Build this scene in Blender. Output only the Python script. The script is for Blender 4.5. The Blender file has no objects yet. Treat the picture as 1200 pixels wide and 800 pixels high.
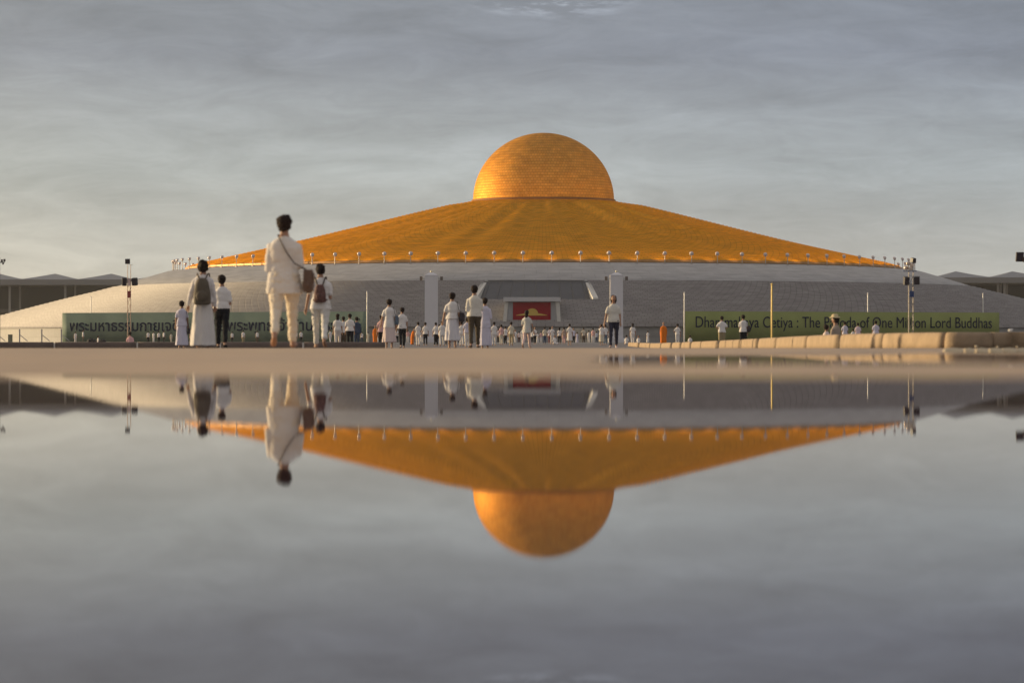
import bpy, math, random
from mathutils import Vector, Matrix, noise
random.seed(7)
SC = bpy.context.scene
COL = SC.collection
R = math.radians
F = 3972.0; CAMZ = 0.065; HZ = 403.8          # focal length in photo pixels, lens height above the water, horizon row
CX, CY = 4.84, 520.0                          # axis of the pagoda
A0 = -0.0246                                  # bearing of its entrance
ZB = 0.285                                    # level of the ground round it
SUN_AZ = Vector((-0.925, 0.38, 0)).normalized(); SUN_EL = R(6)

def lin(r, g, b):
    f = lambda c: (c/255/12.92) if c/255 <= .04045 else ((c/255+.055)/1.055)**2.4
    return (f(r), f(g), f(b), 1)
def PX(x, d): return (x-600.0)/F*d
def PZ(y, d): return CAMZ+(HZ-y)/F*d

# ------------------------------------------------------------ ground shape
def base_z(d):
    pts = [(-300,-.03),(6.0,-.03),(6.6,-.006),(7.3,.004),(8.5,.018),(20,.024),(41,.024),(165,-.125),(330,.133),(425,.285),(1e5,.285)]
    for (a, za), (b, zb) in zip(pts, pts[1:]):
        if d <= b:
            t = (d-a)/(b-a); return za+(zb-za)*t
    return .285
def ground_z(x, d):
    z = base_z(d)
    u_ = x/max(d, 1)
    z -= .052*max(0, min(1, (d-18)/4))*max(0, min(1, (47-d)/5))*max(0, min(1, (u_-.10)/.02))
    if d < 30:
        z += .008*noise.noise(Vector((x*.8, d*.5, 0))) + .0015*noise.noise(Vector((x*5, d*2, 3)))
        # second shallow puddle on the right
        u = x/max(d, 1)
        m = max(0, min(1, (d-8.6)/.6))*max(0, min(1, (19-d)/1.5))*max(0, min(1, (u-.018+.01*noise.noise(Vector((0, d*.5, 9))))/.012))
        z -= .016*m
    return z

# ------------------------------------------------------------ materials
MATS = {}
def nodes(m):
    m.use_nodes = True; nt = m.node_tree
    return nt, nt.nodes, nt.links, nt.nodes['Principled BSDF']
def mat(name, col, rough=.6, metal=0, var=.12, scale=6, bump=0, bscale=40, spec=.5, emit=None):
    if name in MATS: return MATS[name]
    m = bpy.data.materials.new(name); nt, N, L, B = nodes(m)
    tc = N.new('ShaderNodeTexCoord'); no = N.new('ShaderNodeTexNoise'); no.inputs['Scale'].default_value = scale; no.inputs['Detail'].default_value = 5
    L.new(tc.outputs['Object'], no.inputs['Vector'])
    mx = N.new('ShaderNodeMix'); mx.data_type = 'RGBA'
    c = list(col)[:3]
    mx.inputs[6].default_value = [v*(1-var) for v in c]+[1]; mx.inputs[7].default_value = [min(1, v*(1+var)) for v in c]+[1]
    L.new(no.outputs['Fac'], mx.inputs[0]); L.new(mx.outputs[2], B.inputs['Base Color'])
    B.inputs['Roughness'].default_value = rough; B.inputs['Metallic'].default_value = metal
    B.inputs['Specular IOR Level'].default_value = spec
    if bump:
        n2 = N.new('ShaderNodeTexNoise'); n2.inputs['Scale'].default_value = bscale; n2.inputs['Detail'].default_value = 4
        L.new(tc.outputs['Object'], n2.inputs['Vector'])
        b = N.new('ShaderNodeBump'); b.inputs['Strength'].default_value = bump; b.inputs['Distance'].default_value = .02
        L.new(n2.outputs['Fac'], b.inputs['Height']); L.new(b.outputs['Normal'], B.inputs['Normal'])
    if emit:
        B.inputs['Emission Color'].default_value = list(emit[0])[:3]+[1]; B.inputs['Emission Strength'].default_value = emit[1]
    MATS[name] = m; return m

def math_node(N, L, op, a, b=None, c=None):
    n = N.new('ShaderNodeMath'); n.operation = op
    for i, v in enumerate((a, b, c)):
        if v is None: continue
        if isinstance(v, (int, float)): n.inputs[i].default_value = v
        else: L.new(v, n.inputs[i])
    return n.outputs[0]

def tiled(name, c1, c2, mortar, rough, metal, bw, bh, use_r, bump=.5, dist=.15, refr=30, streak=0, soft=.08, zr=0):
    """rows of small units round the axis of the pagoda: u runs round it, v up the slope"""
    m = bpy.data.materials.new(name); nt, N, L, B = nodes(m)
    tc = N.new('ShaderNodeTexCoord'); sp = N.new('ShaderNodeSeparateXYZ'); L.new(tc.outputs['Object'], sp.inputs[0])
    X, Y, Z = sp.outputs
    ang = math_node(N, L, 'ARCTAN2', X, math_node(N, L, 'MULTIPLY', Y, -1))
    rad = math_node(N, L, 'SQRT', math_node(N, L, 'ADD', math_node(N, L, 'MULTIPLY', X, X), math_node(N, L, 'MULTIPLY', Y, Y)))
    u = math_node(N, L, 'MULTIPLY', ang, refr)
    v = rad if use_r else Z
    cb = N.new('ShaderNodeCombineXYZ'); L.new(u, cb.inputs[0]); L.new(v, cb.inputs[1])
    br = N.new('ShaderNodeTexBrick'); L.new(cb.outputs[0], br.inputs['Vector'])
    br.inputs['Scale'].default_value = 1; br.inputs['Brick Width'].default_value = bw; br.inputs['Row Height'].default_value = bh
    br.inputs['Mortar Size'].default_value = bh*soft; br.inputs['Mortar Smooth'].default_value = .6
    br.inputs['Color1'].default_value = c1; br.inputs['Color2'].default_value = c2; br.inputs['Mortar'].default_value = mortar
    no = N.new('ShaderNodeTexNoise'); no.inputs['Scale'].default_value = 1; no.inputs['Detail'].default_value = 6
    cb2 = N.new('ShaderNodeCombineXYZ'); L.new(math_node(N, L, 'MULTIPLY', u, .35), cb2.inputs[0]); L.new(math_node(N, L, 'MULTIPLY', v, 1.1), cb2.inputs[1])
    L.new(cb2.outputs[0], no.inputs['Vector'])
    mx = N.new('ShaderNodeMix'); mx.data_type = 'RGBA'; mx.blend_type = 'MULTIPLY'; mx.inputs[0].default_value = 1
    rp = N.new('ShaderNodeMapRange'); rp.inputs[1].default_value = .3; rp.inputs[2].default_value = .7; rp.inputs[3].default_value = .78; rp.inputs[4].default_value = 1.12
    L.new(no.outputs['Fac'], rp.inputs[0]); L.new(br.outputs['Color'], mx.inputs[6]); L.new(rp.outputs[0], mx.inputs[7])
    L.new(mx.outputs[2], B.inputs['Base Color'])
    rr = N.new('ShaderNodeMapRange'); rr.inputs[3].default_value = rough-.06; rr.inputs[4].default_value = rough+.08; L.new(no.outputs['Fac'], rr.inputs[0])
    L.new(rr.outputs[0], B.inputs['Roughness']); B.inputs['Metallic'].default_value = metal
    h = math_node(N, L, 'SUBTRACT', 1, br.outputs['Fac'])
    # rounded rows
    wv = math_node(N, L, 'ABSOLUTE', math_node(N, L, 'SINE', math_node(N, L, 'MULTIPLY', v, math.pi/bh)))
    h = math_node(N, L, 'ADD', h, wv)
    h = math_node(N, L, 'ADD', h, no.outputs['Fac'])
    b = N.new('ShaderNodeBump'); b.inputs['Strength'].default_value = bump; b.inputs['Distance'].default_value = dist
    L.new(h, b.inputs['Height']); L.new(b.outputs['Normal'], B.inputs['Normal'])
    if metal > .5: B.inputs['Specular Tint'].default_value = (1, .5, .12, 1)
    MATS[name] = m; return m

# ------------------------------------------------------------ mesh builder
class MB:
    def __init__(s): s.v = []; s.f = []
    def quad(s, *p):
        i = len(s.v); s.v += [tuple(q) for q in p]; s.f.append(tuple(range(i, i+len(p))))
    def box(s, c, d, M=None, taper=1.0):
        i = len(s.v)
        for z in (-1, 1):
            k = taper if z > 0 else 1
            for x, y in ((-1,-1),(1,-1),(1,1),(-1,1)):
                p = Vector((x*d[0]/2*k, y*d[1]/2*k, z*d[2]/2))
                if M: p = M @ p
                s.v.append((p.x+c[0], p.y+c[1], p.z+c[2]))
        s.f += [(i,i+3,i+2,i+1),(i+4,i+5,i+6,i+7)]+[(i+k, i+(k+1)%4, i+4+(k+1)%4, i+4+k) for k in range(4)]
        return s
    def rings(s, rr, cap=True, close=False):
        n = len(rr[0]); i0 = len(s.v)
        for r in rr: s.v += [tuple(p) for p in r]
        for a in range(len(rr)-1):
            for k in range(n):
                kk = (k+1) % n
                s.f.append((i0+a*n+k, i0+a*n+kk, i0+(a+1)*n+kk, i0+(a+1)*n+k))
        if cap:
            s.f.append(tuple(i0+k for k in reversed(range(n)))); e = i0+(len(rr)-1)*n
            s.f.append(tuple(e+k for k in range(n)))
        return s
    def stack(s, levels, n=20, fold=0, nf=9, ph=0):
        """levels (cx, cy, z, rx, ry): horizontal elliptical sections"""
        rr = []
        L0 = len(levels)-1
        for li, (cx, cy, z, rx, ry) in enumerate(levels):
            ring = []
            for k in range(n):
                a = 2*math.pi*k/n
                q = 1+(fold*math.sin(nf*a+ph)+fold*.6*math.sin((nf*2-3)*a+1.7+ph))*(1-li/max(1, L0))
                ring.append((cx+rx*q*math.cos(a), cy+ry*q*math.sin(a), z))
            rr.append(ring)
        return s.rings(rr)
    def tube(s, pts, rad, n=10, caps=True):
        pts = [Vector(p) for p in pts]; rr = []
        if not isinstance(rad, (list, tuple)): rad = [rad]*len(pts)
        ref = None
        def ring(p, t, r, ref):
            if isinstance(r, tuple): ra, rb = r
            else: ra = rb = r
            u = ref - t*ref.dot(t)
            if u.length < 1e-6: u = t.orthogonal()
            u.normalize(); w = t.cross(u)
            return [p+u*ra*math.cos(2*math.pi*k/n)+w*rb*math.sin(2*math.pi*k/n) for k in range(n)], u
        T = []
        for i in range(len(pts)):
            a = pts[max(0, i-1)]; b = pts[min(len(pts)-1, i+1)]; T.append((b-a).normalized())
        ref = T[0].orthogonal() if abs(T[0].x) > .9 else Vector((1,0,0))
        if caps:
            r0 = rad[0] if not isinstance(rad[0], tuple) else rad[0][0]
            for q in (.15, .7):
                c = math.sqrt(1-(1-q)**2)
                k = rad[0]; k = (k[0]*c, k[1]*c) if isinstance(k, tuple) else k*c
                g, _ = ring(pts[0]-T[0]*r0*(1-q)*.8, T[0], k, ref); rr.append(g)
        for p, t, r in zip(pts, T, rad):
            g, ref = ring(p, t, r, ref); rr.append(g)
        if caps:
            r0 = rad[-1] if not isinstance(rad[-1], tuple) else rad[-1][0]
            for q in (.7, .15):
                c = math.sqrt(1-(1-q)**2)
                k = rad[-1]; k = (k[0]*c, k[1]*c) if isinstance(k, tuple) else k*c
                g, _ = ring(pts[-1]+T[-1]*r0*(1-q)*.8, T[-1], k, ref); rr.append(g)
        return s.rings(rr)
    def ball(s, c, r, n=14, m=9, M=None):
        rr = []
        for j in range(m):
            a = math.pi*(j+.5)/m - math.pi/2
            ring = []
            for k in range(n):
                b = 2*math.pi*k/n
                p = Vector((r[0]*math.cos(a)*math.cos(b), r[1]*math.cos(a)*math.sin(b), r[2]*math.sin(a)/math.cos(math.pi/2/m)))
                if M: p = M @ p
                ring.append((p.x+c[0], p.y+c[1], p.z+c[2]))
            rr.append(ring)
        return s.rings(rr)
    def prism(s, outline, y0, y1):
        """outline in x,z ; extruded along y"""
        a = [(x, y0, z) for x, z in outline]; b = [(x, y1, z) for x, z in outline]
        i = len(s.v); n = len(a); s.v += a+b
        s.f.append(tuple(i+k for k in range(n))); s.f.append(tuple(i+n+k for k in reversed(range(n))))
        s.f += [(i+(k+1) % n, i+k, i+n+k, i+n+(k+1) % n) for k in range(n)]
        return s
    def obj(s, name, m, parent=None, smooth=False, loc=(0,0,0), rz=0):
        me = bpy.data.meshes.new(name); me.from_pydata(s.v, [], s.f); me.validate(); me.update()
        if m: me.materials.append(m)
        if smooth:
            for p in me.polygons: p.use_smooth = True
        o = bpy.data.objects.new(name, me); COL.objects.link(o)
        o.location = loc; o.rotation_euler = (0,0,rz)
        if parent: o.parent = parent
        return o
def tag(o, label=None, cat=None, group=None, kind=None):
    if label: o['label'] = label
    if cat: o['category'] = cat
    if group: o['group'] = group
    if kind: o['kind'] = kind
    return o
def empty(name, loc, label, cat, group=None, rz=0):
    o = bpy.data.objects.new(name, None); o.empty_display_size = .3; COL.objects.link(o); o.location = loc; o.rotation_euler = (0,0,rz)
    return tag(o, label, cat, group)
def copy_tree(root, loc, rz=0, label=None, scale=None):
    r = root.copy(); COL.objects.link(r); r.location = loc; r.rotation_euler = (0,0,rz)
    if label: r['label'] = label
    if scale: r.scale = scale
    for ch in list(root.children):
        c = ch.copy(); COL.objects.link(c); c.parent = r
        for g in list(ch.children):
            d = g.copy(); COL.objects.link(d); d.parent = c
    return r
PENDING = []
def voxel(o, size, smooth, amp=0, fs=(8,8,8)):
    m = o.modifiers.new('r', 'REMESH'); m.mode = 'VOXEL'; m.voxel_size = size; m.use_smooth_shade = True
    if smooth:
        sm = o.modifiers.new('s', 'SMOOTH'); sm.iterations = smooth; sm.factor = .5
    PENDING.append((o, amp, fs))
def bake_pending():
    bpy.context.view_layer.update()
    dg = bpy.context.evaluated_depsgraph_get(); new = []
    for o, amp, fs in PENDING:
        me = bpy.data.meshes.new_from_object(o.evaluated_get(dg)); new.append(me)
    for (o, amp, fs), me in zip(PENDING, new):
        name = o.data.name; o.modifiers.clear()
        old = o.data; o.data = me; bpy.data.meshes.remove(old); me.name = name
        for p in me.polygons: p.use_smooth = True
        if amp:
            off = Vector(o.parent.location if o.parent else o.location)*.37
            nn = [v.normal.copy() for v in me.vertices]
            for v, n in zip(me.vertices, nn):
                q = Vector((v.co.x*fs[0], v.co.y*fs[1], v.co.z*fs[2]))+off
                a = noise.noise(q)+.5*noise.noise(q*2.3)
                v.co += n*amp*a
            me.update()
    PENDING.clear()

# ------------------------------------------------------------ camera
cam = bpy.data.cameras.new('camera'); co = bpy.data.objects.new('camera', cam); COL.objects.link(co)
co.location = (0,0,CAMZ); co.rotation_euler = (R(90)+math.atan((HZ-400)/F), 0, 0)
cam.sensor_width = 36; cam.lens = F/1200*36; cam.clip_start = .02; cam.clip_end = 20000
cam.dof.use_dof = True; cam.dof.focus_distance = 330; cam.dof.aperture_fstop = 3.2
SC.camera = co

# ------------------------------------------------------------ world and sun
w = bpy.data.worlds.new('World'); SC.world = w; w.use_nodes = True
nt = w.node_tree; N = nt.nodes; L = nt.links; bg = N['Background']; bg.inputs['Strength'].default_value = .1
sky = N.new('ShaderNodeTexSky'); sky.sky_type = 'NISHITA'; sky.sun_disc = False
sky.sun_elevation = SUN_EL; sky.sun_rotation = math.atan2(SUN_AZ.x, SUN_AZ.y) % (2*math.pi)
sky.air_density = 1.2; sky.dust_density = 2
tc = N.new('ShaderNodeTexCoord'); sp = N.new('ShaderNodeSeparateXYZ'); L.new(tc.outputs['Generated'], sp.inputs[0])
ramp = N.new('ShaderNodeValToRGB'); L.new(math_node(N, L, 'ABSOLUTE', sp.outputs[2]), ramp.inputs[0])
E_ = ramp.color_ramp.elements
stops = [(0, (185,178,164)), (.022, (178,177,170)), (.05, (161,167,169)), (.085, (128,134,145)), (.11, (120,126,136)), (.3, (170,164,158)), (1, (158,156,160))]
E_[0].position = 0; E_[0].color = lin(*stops[0][1]); E_[1].position = 1; E_[1].color = lin(*stops[-1][1])
for p, c in stops[1:-1]:
    e = E_.new(p); e.color = lin(*c)
# thin cloud streaks
mp = N.new('ShaderNodeMapping'); mp.inputs['Scale'].default_value = (27, 27, 115); mp.inputs['Rotation'].default_value = (0, R(3), 0); L.new(tc.outputs['Generated'], mp.inputs['Vector'])
n1 = N.new('ShaderNodeTexNoise'); n1.inputs['Scale'].default_value = 1; n1.inputs['Detail'].default_value = 8; n1.inputs['Roughness'].default_value = .7; n1.inputs['Distortion'].default_value = .5; L.new(mp.outputs[0], n1.inputs['Vector'])
mp2 = N.new('ShaderNodeMapping'); mp2.inputs['Scale'].default_value = (3, 3, 20); mp2.inputs['Location'].default_value = (4.2, 1.3, .4); L.new(tc.outputs['Generated'], mp2.inputs['Vector'])
n2 = N.new('ShaderNodeTexNoise'); n2.inputs['Scale'].default_value = 1.4; n2.inputs['Detail'].default_value = 5; L.new(mp2.outputs[0], n2.inputs['Vector'])
mr = N.new('ShaderNodeMapRange'); mr.inputs[1].default_value = .32; mr.inputs[2].default_value = .72; mr.inputs[3].default_value = .90; mr.inputs[4].default_value = 1.20; L.new(n1.outputs['Fac'], mr.inputs[0])
mr2 = N.new('ShaderNodeMapRange'); mr2.inputs[1].default_value = .35; mr2.inputs[2].default_value = .65; mr2.inputs[3].default_value = .88; mr2.inputs[4].default_value = 1.08; L.new(n2.outputs['Fac'], mr2.inputs[0])
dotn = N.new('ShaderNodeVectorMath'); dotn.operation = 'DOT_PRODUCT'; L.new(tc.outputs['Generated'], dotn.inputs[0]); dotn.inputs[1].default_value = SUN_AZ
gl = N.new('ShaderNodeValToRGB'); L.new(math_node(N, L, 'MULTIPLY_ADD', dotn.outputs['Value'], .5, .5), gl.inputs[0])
G_ = gl.color_ramp.elements; G_[0].position = 0; G_[0].color = (.46,.46,.48,1); G_[1].position = 1; G_[1].color = (1, .78, .5, 1)  # sky brighter towards the sun; lens darkening of the frame corners painted in too
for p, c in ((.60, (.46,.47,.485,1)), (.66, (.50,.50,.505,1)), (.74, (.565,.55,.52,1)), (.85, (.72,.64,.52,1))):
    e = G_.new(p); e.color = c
def vmul(a, b):
    n = N.new('ShaderNodeVectorMath'); n.operation = 'MULTIPLY'
    L.new(a, n.inputs[0])
    if isinstance(b, tuple): n.inputs[1].default_value = b
    else: L.new(b, n.inputs[1])
    return n.outputs[0]
k = math_node(N, L, 'MULTIPLY', mr.outputs[0], mr2.outputs[0])
# one brighter wisp high over the dome
dv = N.new('ShaderNodeVectorMath'); dv.operation = 'SUBTRACT'; L.new(tc.outputs['Generated'], dv.inputs[0]); dv.inputs[1].default_value = (.012, 0, .1005)
ds = vmul(dv.outputs[0], (38, 0, 190)); ln = N.new('ShaderNodeVectorMath'); ln.operation = 'LENGTH'; L.new(ds, ln.inputs[0])
wz = math_node(N, L, 'MAXIMUM', math_node(N, L, 'SUBTRACT', 1, ln.outputs['Value']), 0)
wz = math_node(N, L, 'MULTIPLY', wz, math_node(N, L, 'MAXIMUM', math_node(N, L, 'MULTIPLY_ADD', n1.outputs['Fac'], 5, -2.2), 0))
k = math_node(N, L, 'ADD', k, math_node(N, L, 'MULTIPLY', wz, 2.0))
kk = N.new('ShaderNodeCombineXYZ'); [L.new(k, kk.inputs[i]) for i in range(3)]
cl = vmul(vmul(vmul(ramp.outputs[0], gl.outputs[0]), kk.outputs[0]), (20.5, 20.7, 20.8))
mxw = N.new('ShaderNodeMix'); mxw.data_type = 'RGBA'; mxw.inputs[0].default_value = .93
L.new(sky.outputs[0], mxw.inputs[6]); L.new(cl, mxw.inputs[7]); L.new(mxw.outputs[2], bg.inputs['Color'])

sun = bpy.data.lights.new('sun', 'SUN'); sun.energy = 4.2; sun.angle = R(.6); sun.color = (1, .76, .44)
so = bpy.data.objects.new('sun', sun); COL.objects.link(so)
sd = Vector((SUN_AZ.x*math.cos(SUN_EL), SUN_AZ.y*math.cos(SUN_EL), math.sin(SUN_EL)))
so.rotation_euler = sd.to_track_quat('Z', 'Y').to_euler(); so.location = (-60, 20, 40)
SC.view_settings.view_transform = 'Standard'; SC.view_settings.look = 'None'; SC.view_settings.exposure = .2; SC.view_settings.gamma = 1

# ------------------------------------------------------------ ground and water
def ground_material():
    m = bpy.data.materials.new('ground'); nt, N, L, B = nodes(m)
    g = N.new('ShaderNodeNewGeometry'); sp = N.new('ShaderNodeSeparateXYZ'); L.new(g.outputs['Position'], sp.inputs[0])
    n1 = N.new('ShaderNodeTexNoise'); n1.inputs['Scale'].default_value = .9; n1.inputs['Detail'].default_value = 9; n1.inputs['Roughness'].default_value = .65; L.new(g.outputs['Position'], n1.inputs['Vector'])
    n2 = N.new('ShaderNodeTexNoise'); n2.inputs['Scale'].default_value = 60; n2.inputs['Detail'].default_value = 4; L.new(g.outputs['Position'], n2.inputs['Vector'])
    nn = N.new('ShaderNodeMapRange'); nn.inputs[1].default_value = .36; nn.inputs[2].default_value = .64; L.new(n1.outputs['Fac'], nn.inputs[0])
    f = N.new('ShaderNodeMapRange'); f.inputs[1].default_value = 41; f.inputs[2].default_value = 60; L.new(sp.outputs[1], f.inputs[0])
    a = N.new('ShaderNodeMix'); a.data_type = 'RGBA'; a.inputs[6].default_value = (.40,.275,.175,1); a.inputs[7].default_value = (.72,.53,.35,1); L.new(nn.outputs[0], a.inputs[0])
    b = N.new('ShaderNodeMix'); b.data_type = 'RGBA'; b.inputs[6].default_value = (.13,.12,.12,1); b.inputs[7].default_value = (.19,.17,.165,1); L.new(n1.outputs['Fac'], b.inputs[0])
    c = N.new('ShaderNodeMix'); c.data_type = 'RGBA'; L.new(f.outputs[0], c.inputs[0]); L.new(a.outputs[2], c.inputs[6]); L.new(b.outputs[2], c.inputs[7])
    L.new(c.outputs[2], B.inputs['Base Color'])
    r = N.new('ShaderNodeMapRange'); r.inputs[1].default_value = .35; r.inputs[2].default_value = .65; r.inputs[3].default_value = .38; r.inputs[4].default_value = .8; L.new(n1.outputs['Fac'], r.inputs[0]); L.new(r.outputs[0], B.inputs['Roughness'])
    B.inputs['Specular IOR Level'].default_value = .25
    bp = N.new('ShaderNodeBump'); bp.inputs['Strength'].default_value = .4; bp.inputs['Distance'].default_value = .004; L.new(n2.outputs['Fac'], bp.inputs['Height']); L.new(bp.outputs[0], B.inputs['Normal'])
    return m
xs = [-4000,-1500,-700,-400,-250,-160,-100,-60,-35,-20,-12,-8,-5]+[-3.6+.12*i for i in range(61)]+[5,8,12,20,35,60,100,160,250,400,700,1500,4000]
XR = [3.0+.25*i for i in range(1)]
ys = [-400,-100,-20,0,3,5]+[5.6+.14*i for i in range(104)]+[21,23,25,27,29,31,33,35,37,39,41,43,45,47,50,60,75,90,110,130,150,165,190,220,260,300,330,380,425,470,600,900,1400,2500,5000,9000]
g = MB()
for y in ys:
    for x in xs: g.v.append((x, y, ground_z(x, y)))
nx = len(xs)
for j in range(len(ys)-1):
    for i in range(nx-1): g.f.append((j*nx+i, j*nx+i+1, (j+1)*nx+i+1, (j+1)*nx+i))
tag(g.obj('ground', ground_material(), smooth=True), kind='structure')

def water_material():
    m = bpy.data.materials.new('water'); nt, N, L, B = nodes(m)
    df = N.new('ShaderNodeBsdfDiffuse'); df.inputs['Color'].default_value = (.10,.06,.065,1)      # dark diffuse layer added to dim and tint the mirrored sky
    ms = N.new('ShaderNodeMixShader'); ms.inputs[0].default_value = .13; L.new(B.outputs[0], ms.inputs[1]); L.new(df.outputs[0], ms.inputs[2]); L.new(ms.outputs[0], N['Material Output'].inputs['Surface'])
    B.inputs['Base Color'].default_value = (.035,.018,.022,1); B.inputs['Roughness'].default_value = .0; B.inputs["IOR"].default_value = 1.30
    B.inputs['Specular IOR Level'].default_value = .5
    g = N.new('ShaderNodeNewGeometry')
    n1 = N.new('ShaderNodeTexNoise'); n1.inputs['Scale'].default_value = 4.5; n1.inputs['Detail'].default_value = 3; L.new(g.outputs['Position'], n1.inputs['Vector'])
    bp = N.new('ShaderNodeBump'); bp.inputs['Strength'].default_value = 1; bp.inputs['Distance'].default_value = .00016; L.new(n1.outputs['Fac'], bp.inputs['Height']); L.new(bp.outputs[0], B.inputs['Normal'])
    return m
wm = water_material()
q = MB(); q.quad((-60,-30,0),(60,-30,0),(60,7.9,0),(-60,7.9,0)); o = q.obj('water', wm); tag(o, kind='structure')
q = MB(); q.quad((-.2,8.4,.012),(40,8.4,.012),(40,20,.012),(-.2,20,.012)); o = q.obj('water', wm); tag(o, kind='structure')
# pale far kerb line
q = MB(); q.box((PX(470,330), 330, .133+.075), (66, .35, .15)); o = q.obj('kerb', mat('kerb_paint', (.62,.58,.52), .8, var=.15, scale=2)); tag(o, kind='structure')

# ------------------------------------------------------------ the pagoda
def pol(r, a, z): return (math.sin(a)*r, -math.cos(a)*r, z)
Z0 = 0.06
gold = tiled('gold_statues', (.72,.36,.065,1), (.62,.285,.045,1), (.38,.16,.026,1), .62, .62, .55, .42, False, bump=.35, dist=.05, refr=10.8)
gold_r = tiled('gold_slope', (.90,.43,.040,1), (.82,.37,.03,1), (.60,.25,.018,1), .45, .94, .9, .62, True, bump=.13, dist=.04, refr=34)
silver = tiled('silver_blocks', (.34,.315,.305,1), (.30,.275,.27,1), (.21,.195,.19,1), .6, .1, 1.0, .72, True, bump=.35, dist=.05, refr=76)
stone = tiled('pale_terrace', (.43,.415,.40,1), (.40,.385,.375,1), (.33,.315,.31,1), .6, .15, 3.0, 1.9, True, bump=.12, dist=.03, refr=60, soft=.03)
wallm = tiled('pale_wall', (.36,.345,.335,1), (.32,.31,.30,1), (.27,.26,.25,1), .6, 0, 1.6, 1.1, False, bump=.1, dist=.02, refr=88, soft=.04)
pag = empty('pagoda', (CX, CY, 0), 'huge round pagoda with golden dome and golden sloping roof over grey stepped terraces', 'pagoda')
NS = 240
def surf(name, prof, m, ripple=None, skip=None, smooth=True):
    b = MB()
    for r, z in prof:
        for k in range(NS):
            a = 2*math.pi*k/NS+A0
            b.v.append(pol(r, a, z+(ripple(a, r) if ripple else 0)))
    for j in range(len(prof)-1):
        for k in range(NS):
            if skip and skip(j, k): continue
            kk = (k+1) % NS
            b.f.append((j*NS+k, j*NS+kk, (j+1)*NS+kk, (j+1)*NS+k))
    return b.obj(name, m, pag, smooth)
# dome
RD, ZD = 10.82, 22.1
dome = surf('golden_dome', [(RD*math.cos(t), ZD+10.42*math.sin(t)) for t in [math.pi/2*i/40*.995 for i in range(41)]], gold)
surf('dome_base_ring', [(RD+.25, ZD-.15), (RD+.25, ZD+.12), (RD-.05, ZD+.12)], mat('gold_trim', (.25,.12,.04), .8, .2, scale=2), smooth=False)
def rip(a, r):  # undulation added to the slope's shape to imitate streaks of reflected light
    t = (r-10.8)/43.5
    return min(1, t*10)*1.6*(r/28)*max(0, 1-t)**1.3*(noise.noise(Vector((math.cos(a)*5, math.sin(a)*5, t*.7)))+.5*noise.noise(Vector((math.cos(a)*13, math.sin(a)*13, 4+t*.4))))
NR = 70; prof = []
def cone_z(t): return 22.0-10.0*t-.30*math.sin(math.pi*t)-(max(0, t-.96)*3)
for i in range(NR+1):
    t0 = i/NR; ra = 10.8+t0*43.5; z = cone_z(t0)
    if i: prof.append((ra, z+.075)) ; prof.append((ra+.11, z-.075))     # every row of statues is a small sloping riser
    else: prof.append((ra, z))
surf('golden_slope', prof, gold_r, ripple=rip)
surf('golden_rim', [(54.3, 11.78), (54.75, 11.70), (54.75, 11.44), (54.5, 11.42)], mat('rim_gold', (.50,.27,.10), .55, .5, scale=1.5, var=.5), smooth=False)
surf('upper_terrace', [(54.0, 11.44), (57.5, 11.1), (61.5, 9.95), (65.2, 8.80), (65.25, 8.72)], stone)
# lower slope with the entrance notch cut out (az +-.0925 about A0)
sk = int(round(.0925/(2*math.pi/NS)))
key = [(65.15, 8.74), (68, 8.0), (72, 7.05), (76, 6.02), (80, 4.98), (84, 3.85), (86.5, 3.1), (88.2, 2.55)]
def slope_z(q):
    for (a, za), (b_, zb_) in zip(key, key[1:]):
        if q <= b_: return za+(zb_-za)*(q-a)/(b_-a)
    return key[-1][1]
lp = []; NSTEP = 32; cut = 0
for i in range(NSTEP):                                   # low steps: flat tread, upright riser
    q0, q1 = 65.15+(88.2-65.15)*i/NSTEP, 65.15+(88.2-65.15)*(i+1)/NSTEP
    lp += [(q0, slope_z(q0)), (q1-.03, slope_z(q0)-.01)]
    if q1 <= 76.3: cut = len(lp)
lp += [(88.2, 2.55), (88.35, 2.5), (88.35, 2.38), (88.05, 2.34)]
surf('lower_terrace', lp, silver, skip=lambda j, k: j < cut and (k < sk or k >= NS-sk), smooth=False)
surf('base_wall', [(88.0, 2.4), (88.0, ZB-.1)], wallm)
an = sk*2*math.pi/NS
# notch: back wall, floor, beam, glazing, ribs
b = MB()
K = 12
back = [[pol(r_, A0-an+2*an*i/K, z) for i in range(K+1)] for r_, z in ((73.4, 5.9), (66.0, 8.62))]
for i in range(K): b.quad(back[0][i], back[0][i+1], back[1][i+1], back[1][i])
gl_ = b.obj('glazing', mat('dark_glass', (.04,.042,.052), .5, .1, var=.3, scale=.5), pag)
b = MB()
for i in range(0, 9):
    a = A0-an+2*an*(i+.5)/9; b.tube([pol(73.5, a, 5.93), pol(66.1, a, 8.6)], .07, 4)
b.obj('mullions', mat('mullion', (.07,.072,.08), .6, .1), gl_)
b = MB()
for i in range(K):
    b.quad(pol(66.2, A0-an+2*an*i/K, 6.0), pol(76.2, A0-an+2*an*i/K, 6.0), pol(76.2, A0-an+2*an*(i+1)/K, 6.0), pol(66.2, A0-an+2*an*(i+1)/K, 6.0))
b.obj('balcony_floor', stone, pag)
b = MB()
for i in range(K):
    a = A0-an+2*an*(i+.5)/K; b.box(pol(66.0, a, 8.40), (2*an/K*66.5, .9, .34), Matrix.Rotation(a, 4, 'Z'))
b.obj('roof_beam', mat('grey_beam', (.22,.22,.22), .6), pag)  # plain grey beam over the glazing
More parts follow.
